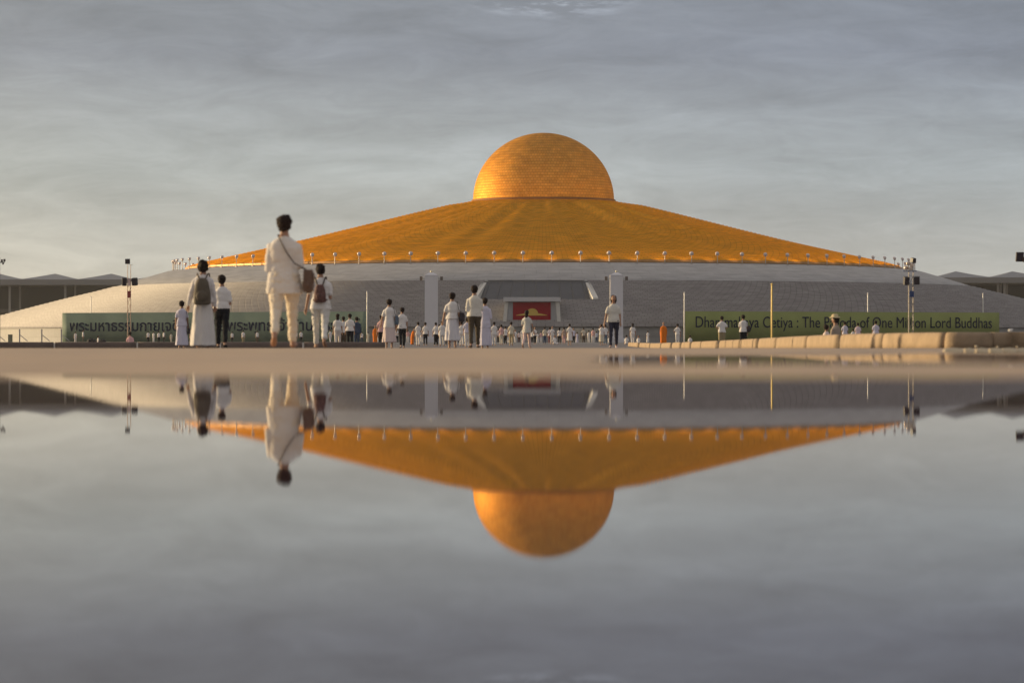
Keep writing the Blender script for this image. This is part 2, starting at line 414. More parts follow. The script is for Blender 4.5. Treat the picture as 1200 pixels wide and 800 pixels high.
for sgn in (-1, 1):
    a = A0+sgn*an; b = MB(); M = Matrix.Rotation(a, 4, 'Z')
    # cheek wall: vertical slab along the radius, its top 0.25 m above the slope
    o1 = [(65.0, 8.75), (76.4, 6.2), (76.4, 5.9), (65.0, 5.9)]
    rr = []
    for off in (-.35, .35):
        rr.append([tuple(Vector(pol(r, a, z))+Vector((math.cos(a), math.sin(a), 0))*off) for r, z in o1])
    b.rings(rr); b.obj('cheek_wall', mat('pale_rib', (.62,.60,.55), .7, scale=2), pag)
# entrance hall below the notch
ent = bpy.data.objects.new('entrance_hall', None); COL.objects.link(ent); ent.parent = pag; ent.location = pol(86.5, A0-.002, 0); ent.rotation_euler = (0, 0, A0)
pale = mat('portal_grey', (.42,.42,.43), .6, scale=1.2, bump=.1)
b = MB(); b.box((0, 3.6, (ZB+5.55)/2), (6.7, 7.2, 5.55-ZB)); b.obj('wall', pale, ent)
b = MB(); b.box((0, 3.3, 5.86), (7.2, 8.2, .55)); b.obj('roof_slab', mat('portal_pale', (.52,.51,.52), .6), ent)
for sgn in (-1, 1):
    b = MB(); b.prism([(sgn*3.5, ZB), (sgn*3.5+sgn*.45, ZB), (sgn*3.2+sgn*.25, 5.6), (sgn*3.2-sgn*.2, 5.6)], -.35, 5.5); b.obj('buttress', mat('pale_rib', (.62,.60,.55)), ent)
b = MB(); b.box((0, -.06, 4.08), (4.84, .12, 2.84)); red = b.obj('sign_panel', mat('red_panel', (.29,.003,.018), .9, scale=1, var=.08, spec=.1), ent)
b = MB(); zz = 3.80
out = [(-2.05, zz), (2.0, zz), (1.9, zz+.07), (.9, zz+.26)] + [(.05+.78*math.cos(t)*.95, zz+.28+.62*math.sin(t)) for t in [math.pi*i/14 for i in range(15)]] + [(-.95, zz+.26), (-1.95, zz+.07)]
b.prism(out, -.16, -.123); b.obj('emblem', mat('emblem_gold', (.62,.42,.08), .5), red)
b = MB()
for x_, z_, w_, h_ in ((0, 5.56-.03, 4.95, .06), (0, 2.63, 4.95, .06), (-2.45, 4.08, .06, 2.9), (2.45, 4.08, .06, 2.9)): b.box((x_, -.08, z_), (w_, .16, h_))
b.obj('frame', mat('panel_frame', (.30,.28,.3), .5), red)
b = MB(); b.box((0, -.03, 1.3), (3.6, .05, 2.0)); b.obj('doorway', mat('dark_glass', (.055,.06,.07)), ent)

# small balustrade walls right of the entrance
def low_wall(x0, x1, d, ytop, label, m):
    zt = PZ(ytop, d); t = empty('low_wall', (PX((x0+x1)/2, d), d, base_z(d)), label, 'wall'); h = zt-base_z(d); wd = PX(x1, d)-PX(x0, d)
    b = MB(); b.box((0, 0, h/2), (wd, .3, h)); b.obj('wall', m, t)
    b = MB(); b.box((0, 0, h+.04), (wd+.1, .42, .08)); b.obj('coping', mat('kerb_paint', (.62,.58,.52)), t)
    b = MB()
    for i in range(int(wd/.6)): b.box((-wd/2+.3+i*.6, -.17, h*.55), (.34, .06, h*.5))
    b.obj('tile_relief', mat('tile_relief', (.30,.26,.2), .6), t)
low_wall(656, 700, 421, 385.5, 'pale tiled wall behind the crowd just right of the pagoda entrance', mat('tiled_wall', (.45,.42,.35), .7, scale=3, var=.25))

# ------------------------------------------------------------ banners on the ring round the pagoda
def ray_circle(x, Rr):
    dx, dy = (x-600)/F, 1.0; l = math.hypot(dx, dy); dx /= l; dy /= l
    bq = dx*CX+dy*CY; c = CX*CX+CY*CY-Rr*Rr; t = bq-math.sqrt(bq*bq-c); p = (t*dx-CX, t*dy-CY)
    return math.atan2(p[0], -p[1])
def banner(x0, x1, Rr, z0, z1, col, text, tx0, tx1, tz, th, label, lbl_t, bold):
    a0, a1 = ray_circle(x0, Rr), ray_circle(x1, Rr)
    P0 = Vector(pol(Rr, a0, 0))+Vector((CX, CY, 0)); P1 = Vector(pol(Rr, a1, 0))+Vector((CX, CY, 0)); D = P1-P0; Ln = D.length; D.normalize(); Nn = Vector((D.y, -D.x, 0))
    mid = (P0+P1)/2
    t = empty('banner', mid, label, 'banner', rz=math.atan2(D.y, D.x)); K = 60; b = MB(); rr = []
    for i in range(K+1):
        x = -Ln/2+Ln*i/K; w_ = .035*math.sin(i*.9)+.02*math.sin(i*2.3); rr.append([(x, w_, z0), (x, w_*.4, z1), (x, w_*.4+.05, z1), (x, w_+.05, z0)])
    b.rings(rr); b.obj('cloth', mat('banner_'+col, {'dull': (.15,.205,.165), 'green': (.26,.29,.095)}[col], .7, scale=.35, var=.22, bump=.25, bscale=1.2, spec=.2), t, True)
    b = MB(); n_ = 12
    for i in range(n_+1): b.tube([(-Ln/2+Ln*i/n_, .22, ZB-.05), (-Ln/2+Ln*i/n_, .22, z1-.05)], .05, 8)
    for z in (z0+.1, z1-.12): b.tube([(-Ln/2, .15, z), (Ln/2, .15, z)], .035, 6)
    b.obj('frame', mat('steel', (.35,.35,.36), .5, .5), t)
    c = bpy.data.curves.new('lettering', 'FONT'); c.body = text; c.extrude = .008; c.offset = bold; c.resolution_u = 4
    to = bpy.data.objects.new('lettering', c); COL.objects.link(to)
    bpy.context.view_layer.update(); dg = bpy.context.evaluated_depsgraph_get()
    me = bpy.data.meshes.new_from_object(to.evaluated_get(dg)); bpy.data.objects.remove(to)
    def along(x):     # where the sight line through photo column x meets the banner
        k = (x-600)/F; return (k*P0.y-P0.x)/(D.x-k*D.y)
    b0, b1 = along(tx0), along(tx1)
    mx_ = max(v.co.x for v in me.vertices); mn_ = min(v.co.x for v in me.vertices); sx = (b1-b0)/(mx_-mn_)
    V = [(b0-Ln/2+(v.co.x-mn_)*sx, -.085-v.co.z*1.2, tz+v.co.y*th) for v in me.vertices]
    Fc = sorted(([list(p.vertices) for p in me.polygons]), key=lambda f: min(V[i][0] for i in f))
    # one mesh for each word
    words = []; right = -1e9
    for f in Fc:
        l_ = min(V[i][0] for i in f)
        if l_ > right+.30: words.append([])
        words[-1].append(f); right = max(right, max(V[i][0] for i in f))
    for wd in words:
        used = sorted({i for f in wd for i in f}); ix = {v: i for i, v in enumerate(used)}
        wb = MB(); wb.v = [V[i] for i in used]; wb.f = [tuple(ix[i] for i in f) for f in wd]
        o = wb.obj('lettering', mat('lettering_navy', (.010,.017,.045), .9, spec=0), t)
banner(73, 431, 97, .42, 4.25, 'dull', 'พระมหาธรรมกายเจดีย์ : เจดีย์พระพุทธเจ้าล้านพระองค์', 82, 422, 1.86, 1.95,
       'long dull green banner with navy Thai lettering, left of the pagoda entrance', 'navy Thai lettering', .012)
banner(802, 1171, 97, .42, 4.25, 'green', 'Dhammakaya Cetiya : The Pagoda of One Million Lord Buddhas', 815, 1162, 2.24, 2.02,
       'long green banner reading Dhammakaya Cetiya in dark English lettering, right of the pagoda entrance', 'dark English lettering', 0)

# ------------------------------------------------------------ floodlights round the golden roof
def flood_proto():
    t = empty('floodlight', (0,0,0), 'round floodlight on a short pole along the edge of the golden roof', 'floodlight', 'floodlights ringing the golden roof')
    b = MB(); b.tube([(0,0,0),(0,0,1.25)], [.055,.045], 8); b.box((0,0,.03), (.3,.3,.06)); b.obj('pole', mat('lamp_pole', (.5,.45,.4), .5, .3), t)
    # bowl with its mouth turned inwards (+y) and a little down
    prof = [(.02, -.24), (.14, -.20), (.23, -.10), (.27, .03), (.28, .10), (.24, .10)]
    M = Matrix.Rotation(R(-20), 4, 'X'); rr = []
    for r, h in prof: rr.append([tuple(M @ Vector((r*math.cos(2*math.pi*k/16), h, r*math.sin(2*math.pi*k/16)))+Vector((0, .02, 1.45))) for k in range(16)])
    b = MB(); b.rings(rr); b.obj('lamp_head', mat('lamp_shell', (.66,.56,.52), .35, .3), t, True)
    b = MB(); b.tube([(-.3,.02,1.45),(-.3,0,1.2),(.3,0,1.2),(.3,.02,1.45)], .025, 6); b.obj('bracket', mat('lamp_pole', (.5,.45,.4)), t)
    return t
fp = flood_proto(); first = True
LIGHT = bpy.data.lights.new('floodlight_beam', 'SPOT'); LIGHT.energy = 1300; LIGHT.color = (1, .62, .25); LIGHT.spot_size = R(95); LIGHT.spot_blend = 1; LIGHT.shadow_soft_size = .2
lo_ = bpy.data.objects.new('beam', LIGHT); COL.objects.link(lo_); lo_.parent = fp; lo_.location = (0, .22, 1.5); lo_.rotation_euler = (R(102), 0, 0)
for i in range(-26, 27):
    a = R(.6+4*i)
    p = Vector(pol(56.6, a, 11.2))+Vector((CX, CY, 0)); j = .6*math.sin(i*7.7)
    if first: fp.location = p; fp.rotation_euler.z = a+.05*j; first = False
    else: copy_tree(fp, p, a+.05*j)

# ------------------------------------------------------------ pylons, poles, towers
def pylon(x, d, side):
    t = empty('pylon', (PX(x, d), d, base_z(d)), 'tall pale square pylon '+side, 'pylon', 'pylons before the pagoda', rz=0)
    zb = base_z(d); h = PZ(322.5, d)-zb; pm = mat('pylon_stone', (.70,.68,.70), .55, scale=1.5, var=.06)
    b = MB(); b.box((0,0,h/2), (1.45,1.45,h), taper=.96); b.box((0,0,.3), (1.8,1.8,.6)); b.obj('shaft', pm, t)
    b = MB(); b.box((0,0,h+.15), (1.5,1.5,.3), taper=.25); b.obj('cap', pm, t)
    b = MB(); b.ball((0,0,h+.42), (.13,.13,.13)); b.tube([(0,0,h+.2),(0,0,h+.36)], .04, 8); b.obj('finial', mat('finial', (.75,.68,.5), .3, .5), t, True)
    for sg in (-1, 1):
        b = MB(); b.box((sg*1.12, -.1, h-.35), (.3,.35,.42)); ln_ = b.obj('loudspeaker', mat('speaker_brown', (.15,.12,.1), .6), t)
        b = MB(); b.tube([(sg*.6,0,h-.35),(sg*1.0,0,h-.35)], .04, 6); b.obj('bracket', mat('steel', (.35,.35,.36)), ln_)
pylon(505.5, 372, 'left of the pagoda entrance'); pylon(722.3, 372, 'right of the pagoda entrance, behind the woman in jeans')

def flagpole(x, Rr, ytop, label, r=.075, d=None, col=(.72,.70,.66)):
    if d is None:
        a = ray_circle(x, Rr); p = Vector(pol(Rr, a, 0))+Vector((CX, CY, 0))
    else: p = Vector((PX(x, d), d, 0))
    zb = base_z(p.y); h = PZ(ytop, p.y)-zb
    t = empty('pole', (p.x, p.y, zb), label, 'pole')
    m = mat('pole_%.2f%.2f' % (col[0], col[2]), col, .4, .2)
    b = MB(); b.tube([(0,0,0),(0,0,h*.5),(0,0,h-.05)], [r,r*.95,r*.8], 12); b.obj('mast', m, t, True)
    b = MB(); b.ball((0,0,h), (r*1.1,r*1.1,r*1.3)); b.obj('cap', m, t, True)
    b = MB(); b.tube([(0,0,0),(0,0,.1)], r*2.4, 12, caps=False); b.obj('base', mat('steel', (.35,.35,.36)), t)
flagpole(106.5, 94, 348, 'slim pole rising behind the left half of the Thai banner')
flagpole(430.2, 98, 342, 'slim white pole at the right end of the Thai banner')
flagpole(802, 98, 343, 'slim white pole at the left end of the English banner')
flagpole(1017, 94, 343.5, 'slim pole rising behind the middle of the English banner')
flagpole(1152, 94, 344, 'slim pole rising behind the right end of the English banner')
flagpole(904.6, 0, 333, 'thick yellow pole standing behind the kerb in front of the English banner', r=.052, d=175, col=(.72,.52,.16))

def truss(t, w_, h, m, name='mast', step=.5):
    b = MB()
    for x in (-1, 1):
        for y in (-1, 1): b.tube([(x*w_/2,y*w_/2,0),(x*w_/2,y*w_/2,h)], .010, 6)
    n = int(h/step)
    for i in range(n):
        z0, z1 = i*step, (i+1)*step
        for y in (-1, 1):
            b.tube([(-w_/2,y*w_/2,z0),(w_/2,y*w_/2,z1)], .007, 5); b.tube([(-w_/2,y*w_/2,z1),(w_/2,y*w_/2,z1)], .008, 5)
        for x in (-1, 1):
            b.tube([(x*w_/2,-w_/2,z1),(x*w_/2,w_/2,z0)], .007, 5)
    return b.obj(name, m, t)
def lampbox(t, c, dims, m, rz=0):
    M = Matrix.Rotation(rz, 4, 'Z') @ Matrix.Rotation(R(12), 4, 'X')
    b = MB(); b.box(c, dims, M); o = b.obj('lamp_box', m, t)
    b = MB(); v = M @ Vector((0, -dims[1]/2-.006, 0)); b.box((c[0]+v.x, c[1]+v.y, c[2]+v.z), (dims[0]*.86, .01, dims[2]*.86), M); b.obj('lens', mat('lamp_lens', (.05,.04,.05), .2), o)
d = 199; k = d/F; zb = base_z(d); zz = lambda y: PZ(y, d)-zb
t = empty('light_tower', (PX(151.3, d), d, zb), 'slim lattice light tower in front of the left banner, one dark lamp box on top', 'light tower')
truss(t, 3.6*k, zz(317), mat('tower_paint', (.50,.34,.25), .5, .1)); blk = mat('black_box', (.025,.02,.022), .5)
b = MB(); b.tube([(-1.6*k,0,zz(318)),(-1.6*k,0,zz(308))], .015, 6); b.tube([(1.8*k,0,zz(320)),(1.8*k,0,zz(310))], .015, 6); b.box((2.2*k,0,zz(310.3)), (5*k,.02,.012)); b.obj('top_spar', mat('tower_paint', (.62,.42,.30)), t)
lampbox(t, (-1.8*k, 0, zz(306.3)), (5.4*k, .22, 5.4*k), blk)
lampbox(t, (-5.6*k, 0, zz(330)), (5.2*k, .25, 9.2*k), blk, .2); lampbox(t, (6.6*k, 0, zz(330)), (5.6*k, .25, 8.6*k), blk, -.3)
b = MB(); b.box((.2*k, -.1, zz(345)), (4.2*k, .12, 8*k)); b.obj('control_box', mat('tower_red', (.34,.06,.05), .5), t)
b = MB(); b.box((0, 0, .08), (.7, .7, .16), taper=.8); b.obj('base', mat('kerb_dark', (.2,.17,.15), .8), t)
b = MB(); b.box((.3*k, -.1, zz(331)), (2.2*k, .05, 8*k)); b.obj('sign_plate', mat('plate_pink', (.7,.5,.45), .5), t)

d = 150; k = d/F; zb = base_z(d); zz = lambda y: PZ(y, d)-zb
t = empty('light_tower', (PX(1067.5, d), d, zb), 'lattice light tower behind the right kerb with a platform of floodlights on top', 'light tower')
truss(t, 5.2*k, zz(317), mat('tower_steel', (.28,.25,.22), .5, .3), step=.4)
b = MB(); b.box((-1.5*k, 0, zz(317.6)), (16*k, .4, .03)); b.obj('platform', mat('platform_blue', (.10,.15,.28), .5), t)
for (x, y, sz, rz) in ((-6, 314, 4.4, .7), (-3.4, 309, 4.6, .4), (1.4, 311, 4.0, -.3), (-.8, 314.5, 3.6, .1)):
    M = Matrix.Rotation(rz, 4, 'Z'); b = MB(); rr = []
    for r, h in ((.02, .09), (.07, .07), (.085, 0), (.09, -.05), (.075, -.055)): rr.append([tuple(M @ Vector((r*math.cos(2*math.pi*q/12), h, r*math.sin(2*math.pi*q/12)))+Vector((x*k, 0, zz(y)))) for q in range(12)])
    b.rings(rr); hd = b.obj('floodlight_head', mat('lamp_silver', (.7,.55,.42), .3, .5), t, True)
    b = MB(); b.tube([(x*k,.02,zz(317.4)),(x*k,.02,zz(y)-.08)], .01, 6); b.obj('bracket', mat('tower_steel', (.55,.50,.44)), hd)
lampbox(t, (2.6*k, 0, zz(305)), (4.6*k, .2, 5.4*k), blk, .5); b = MB(); b.tube([(2.6*k,0,zz(317)),(2.6*k,0,zz(307))], .012, 6); b.obj('stem', mat('tower_steel', (.55,.50,.44)), t)
lampbox(t, (-5.4*k, 0, zz(329)), (5.8*k, .22, 9.4*k), blk, .25); lampbox(t, (7.0*k, 0, zz(328.5)), (6.2*k, .22, 9*k), blk, -.25)
b = MB(); b.box((.4*k, -.16, zz(344.5)), (5.2*k, .1, 7.4*k)); b.obj('control_box', mat('box_blue', (.03,.06,.17), .5), t)

# posts at the edges of the frame carrying lamp clusters
def edge_post(x, d, ytop, label, boxes):
    zb = base_z(d); k = d/F; zz = lambda y: PZ(y, d)-zb
    t = empty('lamp_post', (PX(x, d), d, zb), label, 'lamp post')
    b = MB(); b.tube([(0,0,0),(0,0,zz(ytop))], [.022*d/100+.02, .018*d/100+.01], 10); b.obj('post', mat('dark_steel', (.07,.06,.055), .5, .4), t, True)
    b = MB(); x0 = min(q[0] for q in boxes); x1 = max(q[0] for q in boxes); b.tube([(min(x0,0)*k,0,zz(boxes[0][1]+2)),(max(x1,0)*k,0,zz(boxes[0][1]+2))], .012*d/100+.006, 6); b.obj('cross_arm', mat('dark_steel', (.07,.06,.055)), t)
    for bx, by, bw, bh, c in boxes: lampbox(t, (bx*k, 0, zz(by)), (bw*k, .3*bw*k, bh*k), c, .2)
edge_post(1207, 120, 300, 'dark post at the right edge with a black loudspeaker cluster at its top', [(-12, 301, 9, 11, blk), (-6, 304, 5, 6, mat('brown_box', (.22,.12,.06), .5)), (6, 300, 8, 10, blk)])
edge_post(-.8, 300, 302, 'dark lamp mast at the left edge with small floodlights on its arm', [(3, 305.4, 2.2, 3, blk), (6, 305, 2.4, 3, blk), (-4, 305, 2.4, 3, blk), (4.4, 309, 1.8, 2, blk)])

# ------------------------------------------------------------ long halls behind
def hall(x0, x1, d, yeave, peaks, ypeak, cols, label):
    zb = ZB; ze = PZ(yeave, d); X0, X1 = PX(x0, d), PX(x1, d)
    t = empty('cloister_hall', ((X0+X1)/2, d, zb), label, 'hall'); cx = (X0+X1)/2
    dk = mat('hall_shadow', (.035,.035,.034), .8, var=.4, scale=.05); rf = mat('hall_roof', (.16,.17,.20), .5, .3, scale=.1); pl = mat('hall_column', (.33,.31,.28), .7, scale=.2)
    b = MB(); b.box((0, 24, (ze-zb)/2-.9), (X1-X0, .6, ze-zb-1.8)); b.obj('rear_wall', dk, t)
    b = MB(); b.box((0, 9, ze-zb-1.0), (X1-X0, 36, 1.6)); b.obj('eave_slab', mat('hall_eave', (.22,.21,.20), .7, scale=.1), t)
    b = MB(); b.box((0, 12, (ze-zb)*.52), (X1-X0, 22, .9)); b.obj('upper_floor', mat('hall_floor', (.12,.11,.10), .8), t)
    for p in peaks:
        px = PX(p, d)-cx; hw = 33*d/F*1.02; b = MB(); zt = PZ(ypeak, d)-zb; z0 = ze-zb-.17
        b.v += [(px-hw,-8.5,z0),(px+hw,-8.5,z0),(px+hw,26,z0),(px-hw,26,z0),(px-hw*.45,-1,z0+(zt-z0)*.48),(px+hw*.45,-1,z0+(zt-z0)*.48),(px+hw*.45,18,z0+(zt-z0)*.48),(px-hw*.45,18,z0+(zt-z0)*.48),(px,8,zt)]
        b.f += [(0,3,2,1),(0,1,5,4),(1,2,6,5),(2,3,7,6),(3,0,4,7),(4,5,8),(5,6,8),(6,7,8),(7,4,8)]
        b.obj('roof', rf, t)
    for c in cols:
        px = PX(c, d)-cx; b = MB(); b.box((px, -5.5, (ze-zb)/2-.9), (.62, .62, ze-zb-1.8)); b.obj('column', pl, t)
        b = MB(); b.box((px+1.9, 2.5, (ze-zb)/2-.9), (.55, .55, ze-zb-1.8)); b.obj('column', pl, t)
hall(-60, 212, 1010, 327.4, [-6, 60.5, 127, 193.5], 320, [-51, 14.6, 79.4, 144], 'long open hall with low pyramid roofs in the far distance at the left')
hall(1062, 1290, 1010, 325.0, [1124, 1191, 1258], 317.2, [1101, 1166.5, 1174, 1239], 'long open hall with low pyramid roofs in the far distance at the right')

# ------------------------------------------------------------ kerb blocks
def catmull(P, t):
    n = len(P)-1; s = max(0, min(n-1e-6, t*n)); i = int(s); f = s-i
    p0, p1, p2, p3 = P[max(0, i-1)], P[i], P[min(n, i+1)], P[min(n, i+2)]
    return [.5*((2*b_)+(-a_+c_)*f+(2*a_-5*b_+4*c_-d_)*f*f+(-a_+3*b_-3*c_+d_)*f**3) for a_, b_, c_, d_ in zip(p0, p1, p2, p3)]
ctrl = [(732,225),(762,170),(800,135),(840,110),(890,86),(937,71),(984,62.5),(1045,57.5),(1105,55.2),(1160,55.2),(1215,55.8),(1320,58)]
path = [Vector((PX(x, d), d)) for x, d in [catmull(ctrl, i/400) for i in range(401)]]
pxs = [600+p.x/p.y*F for p in path]
joints = [735,748,761,774,786,797,809,821,841,866,887,908,944,982,1033,1106,1165,1225,1300]
big = {841, 887, 982, 1106}
pale_k = mat('kerb_sand', (.36,.26,.165), .85, scale=3.5, var=.45, bump=.5, bscale=18)
def kerb_block(pts, h, w_, m, label, group, rz_=0):
    """pts: ground polyline (x,y) of the front foot; block rises h, w_ deep to the back"""
    c = pts[len(pts)//2]; zb = base_z(c.y); b = MB(); rr = []
    n = len(pts); L_ = 0
    for i, p in enumerate(pts):
        a = pts[max(0, i-1)]; q = pts[min(n-1, i+1)]; t_ = (q-a).normalized(); nrm = Vector((-t_.y, t_.x))
        if nrm.y < 0 and nrm.x < 0.05: nrm = -nrm
        if nrm.dot(Vector((1, .6))) < 0: nrm = -nrm
        e = min(1, min(i, n-1-i)/2.0); e = .988+.012*math.sqrt(e)
        pr = []
        for u, v in ((0, -.06), (.01, .35), (.03, .70), (.07, .88), (.15, .98), (.28, 1.0), (.85, 1.0), (1, .93), (1, -.06)):
            uu = .5+(u-.5)*(e if v > 0 else e); vv = v*e if v > 0 else v
            wob = .012*noise.noise(Vector((p.x*3, p.y*1.2, v*2)))
            pt = p+nrm*(uu*w_+wob); pr.append((pt.x-c.x, pt.y-c.y, base_z(p.y)-zb+vv*h))
        rr.append(pr)
    b.rings(rr); o = b.obj('kerb_block', m, None, True, (c.x, c.y, zb)); tag(o, label, 'kerb block', group)
    o.data.polygons.foreach_set('use_smooth', [True]*len(o.data.polygons))
    return o
for a, b_ in zip(joints, joints[1:]):
    gap = 1.2 if b_ in big else .25
    seg = [p for p, x in zip(path, pxs) if a+.3 <= x <= b_-gap]
    # resample to 12
    if len(seg) < 3: continue
    pts = []
    for i in range(12):
        s = i/11*(len(seg)-1); j = min(len(seg)-2, int(s)); pts.append(seg[j].lerp(seg[j+1], s-j))
    kerb_block(pts, .262, .34, pale_k, 'rounded sand coloured block of the long curved kerb on the right side of the plaza', 'blocks of the curved kerb on the right')
dark_k = mat('kerb_brown', (.16,.115,.095), .8, scale=2, var=.25, bump=.4, bscale=12)
for i in range(-2, 4):
    x0, x1 = 64.5+i*97.3, 64.5+(i+1)*97.3-3
    dd = 130
    pts = [Vector((PX(x0+(x1-x0)*j/11, dd), dd)) for j in range(12)]
    kerb_block(pts, .25, .34, dark_k, 'low dark brown kerb block in the row crossing the left of the plaza', 'dark kerb blocks on the left')
# loose pale stones and pebbles at the right
sm = mat('pale_stone', (.62,.52,.36), .8, scale=20, var=.2, bump=.4, bscale=60)
for i, (xa, xb) in enumerate(((1107,1128),(1131,1141),(1144,1157),(1160,1174),(1175,1190),(1192,1206))):
    dd = 38+.1*i; b = MB(); w_ = PX(xb, dd)-PX(xa, dd)
    b.tube([(-w_/2+.02,0,.014),(0,.004,.016),(w_/2-.02,0,.014)], [(.05,.018),(.055,.021),(.05,.018)], 10)
    o = b.obj('edging_stone', sm, None, True, (PX((xa+xb)/2, dd), dd, ground_z(PX((xa+xb)/2, dd), dd)+.003)); tag(o, 'flat pale stone in the low row on wet ground at right edge', 'stone', 'flat stones at the right edge')
for x, lb in ((1144, 'pale pebble at the foot of the dark right kerb, largest of three'), (1169, 'pale pebble at the foot of the right kerb, middle of three'), (1192, 'small pale pebble at the foot of the right kerb, nearest the photo edge')):
    dd = 50; b = MB(); r_ = .02 if x == 1144 else .014; b.ball((0,0,r_*.8), (r_*1.3,r_,r_), 10, 6); o = b.obj('pebble', sm, None, True, (PX(x, dd), dd, base_z(dd)+.01)); tag(o, lb, 'pebble')
dd = 60; b = MB(); b.ball((0,0,.02), (.035,.03,.025), 10, 6); b.ball((.03,0,.035), (.02,.015,.012), 8, 5); o = b.obj('plastic_bag', mat('white_plastic', (.8,.78,.74), .4), None, True, (PX(1184, 53.6), 53.6, base_z(53.6)+.262)); tag(o, 'crumpled white plastic scrap lying on top of the right kerb', 'litter')

# fence at far left foot of the terrace
d = 415; zb = base_z(d); t = empty('fence', (PX(25, d), d, zb), 'low pale site fence with slanting braces at the left foot of the terrace', 'fence')
for x in (-3, 23, 49, 72):
    xx = PX(x, d)-PX(25, d); b = MB(); b.box((xx, 0, .85), (.14, .12, 1.7)); pp = b.obj('post', mat('fence_post', (.42,.38,.36), .6), t)
    b = MB(); b.tube([(xx+.05,-.05,1.0),(xx+1.0,-.35,.25)], .045, 6); b.obj('brace', mat('fence_post', (.42,.38,.36)), pp)
b = MB(); b.box((PX(12.5, d)-PX(25, d), -.3, .5), (.5, .35, 1.0)); b.box((PX(12.5, d)-PX(25, d), -.3, 1.02), (.56, .4, .06)); b.obj('utility_box', mat('olive_box', (.22,.22,.14), .6), t)

# ------------------------------------------------------------ people
SKIN = (.40,.215,.135); HAIR = (.022,.012,.010)
W = (.84,.79,.75); LV = (.68,.64,.74); CR = (.72,.64,.50); BK = (.018,.018,.022); BR = (.10,.07,.05); JN = (.06,.09,.16); KH = (.36,.29,.17); OR = (.80,.20,.015); GY = (.30,.29,.28); PK = (.72,.44,.42); NV = (.06,.08,.13)
def cm(c, kind='cloth'):
    n = '%s_%02d%02d%02d' % (kind, c[0]*99, c[1]*99, c[2]*99)
    if kind == 'skin': return mat(n, c, .55, var=.08, scale=9)
    if kind == 'hair': return mat(n, c, .7, var=.3, scale=30, bump=.5, bscale=90, spec=.2)
    return mat(n, c, .85, var=.06, scale=7, bump=.25, bscale=70, spec=.2)
def solve_d(ytop, H):
    best = None
    d = 30
    while d < 419:
        y = HZ-(base_z(d)+H-CAMZ)/d*F
        if y >= ytop: return d
        d += .5
    return 419
NP = 0
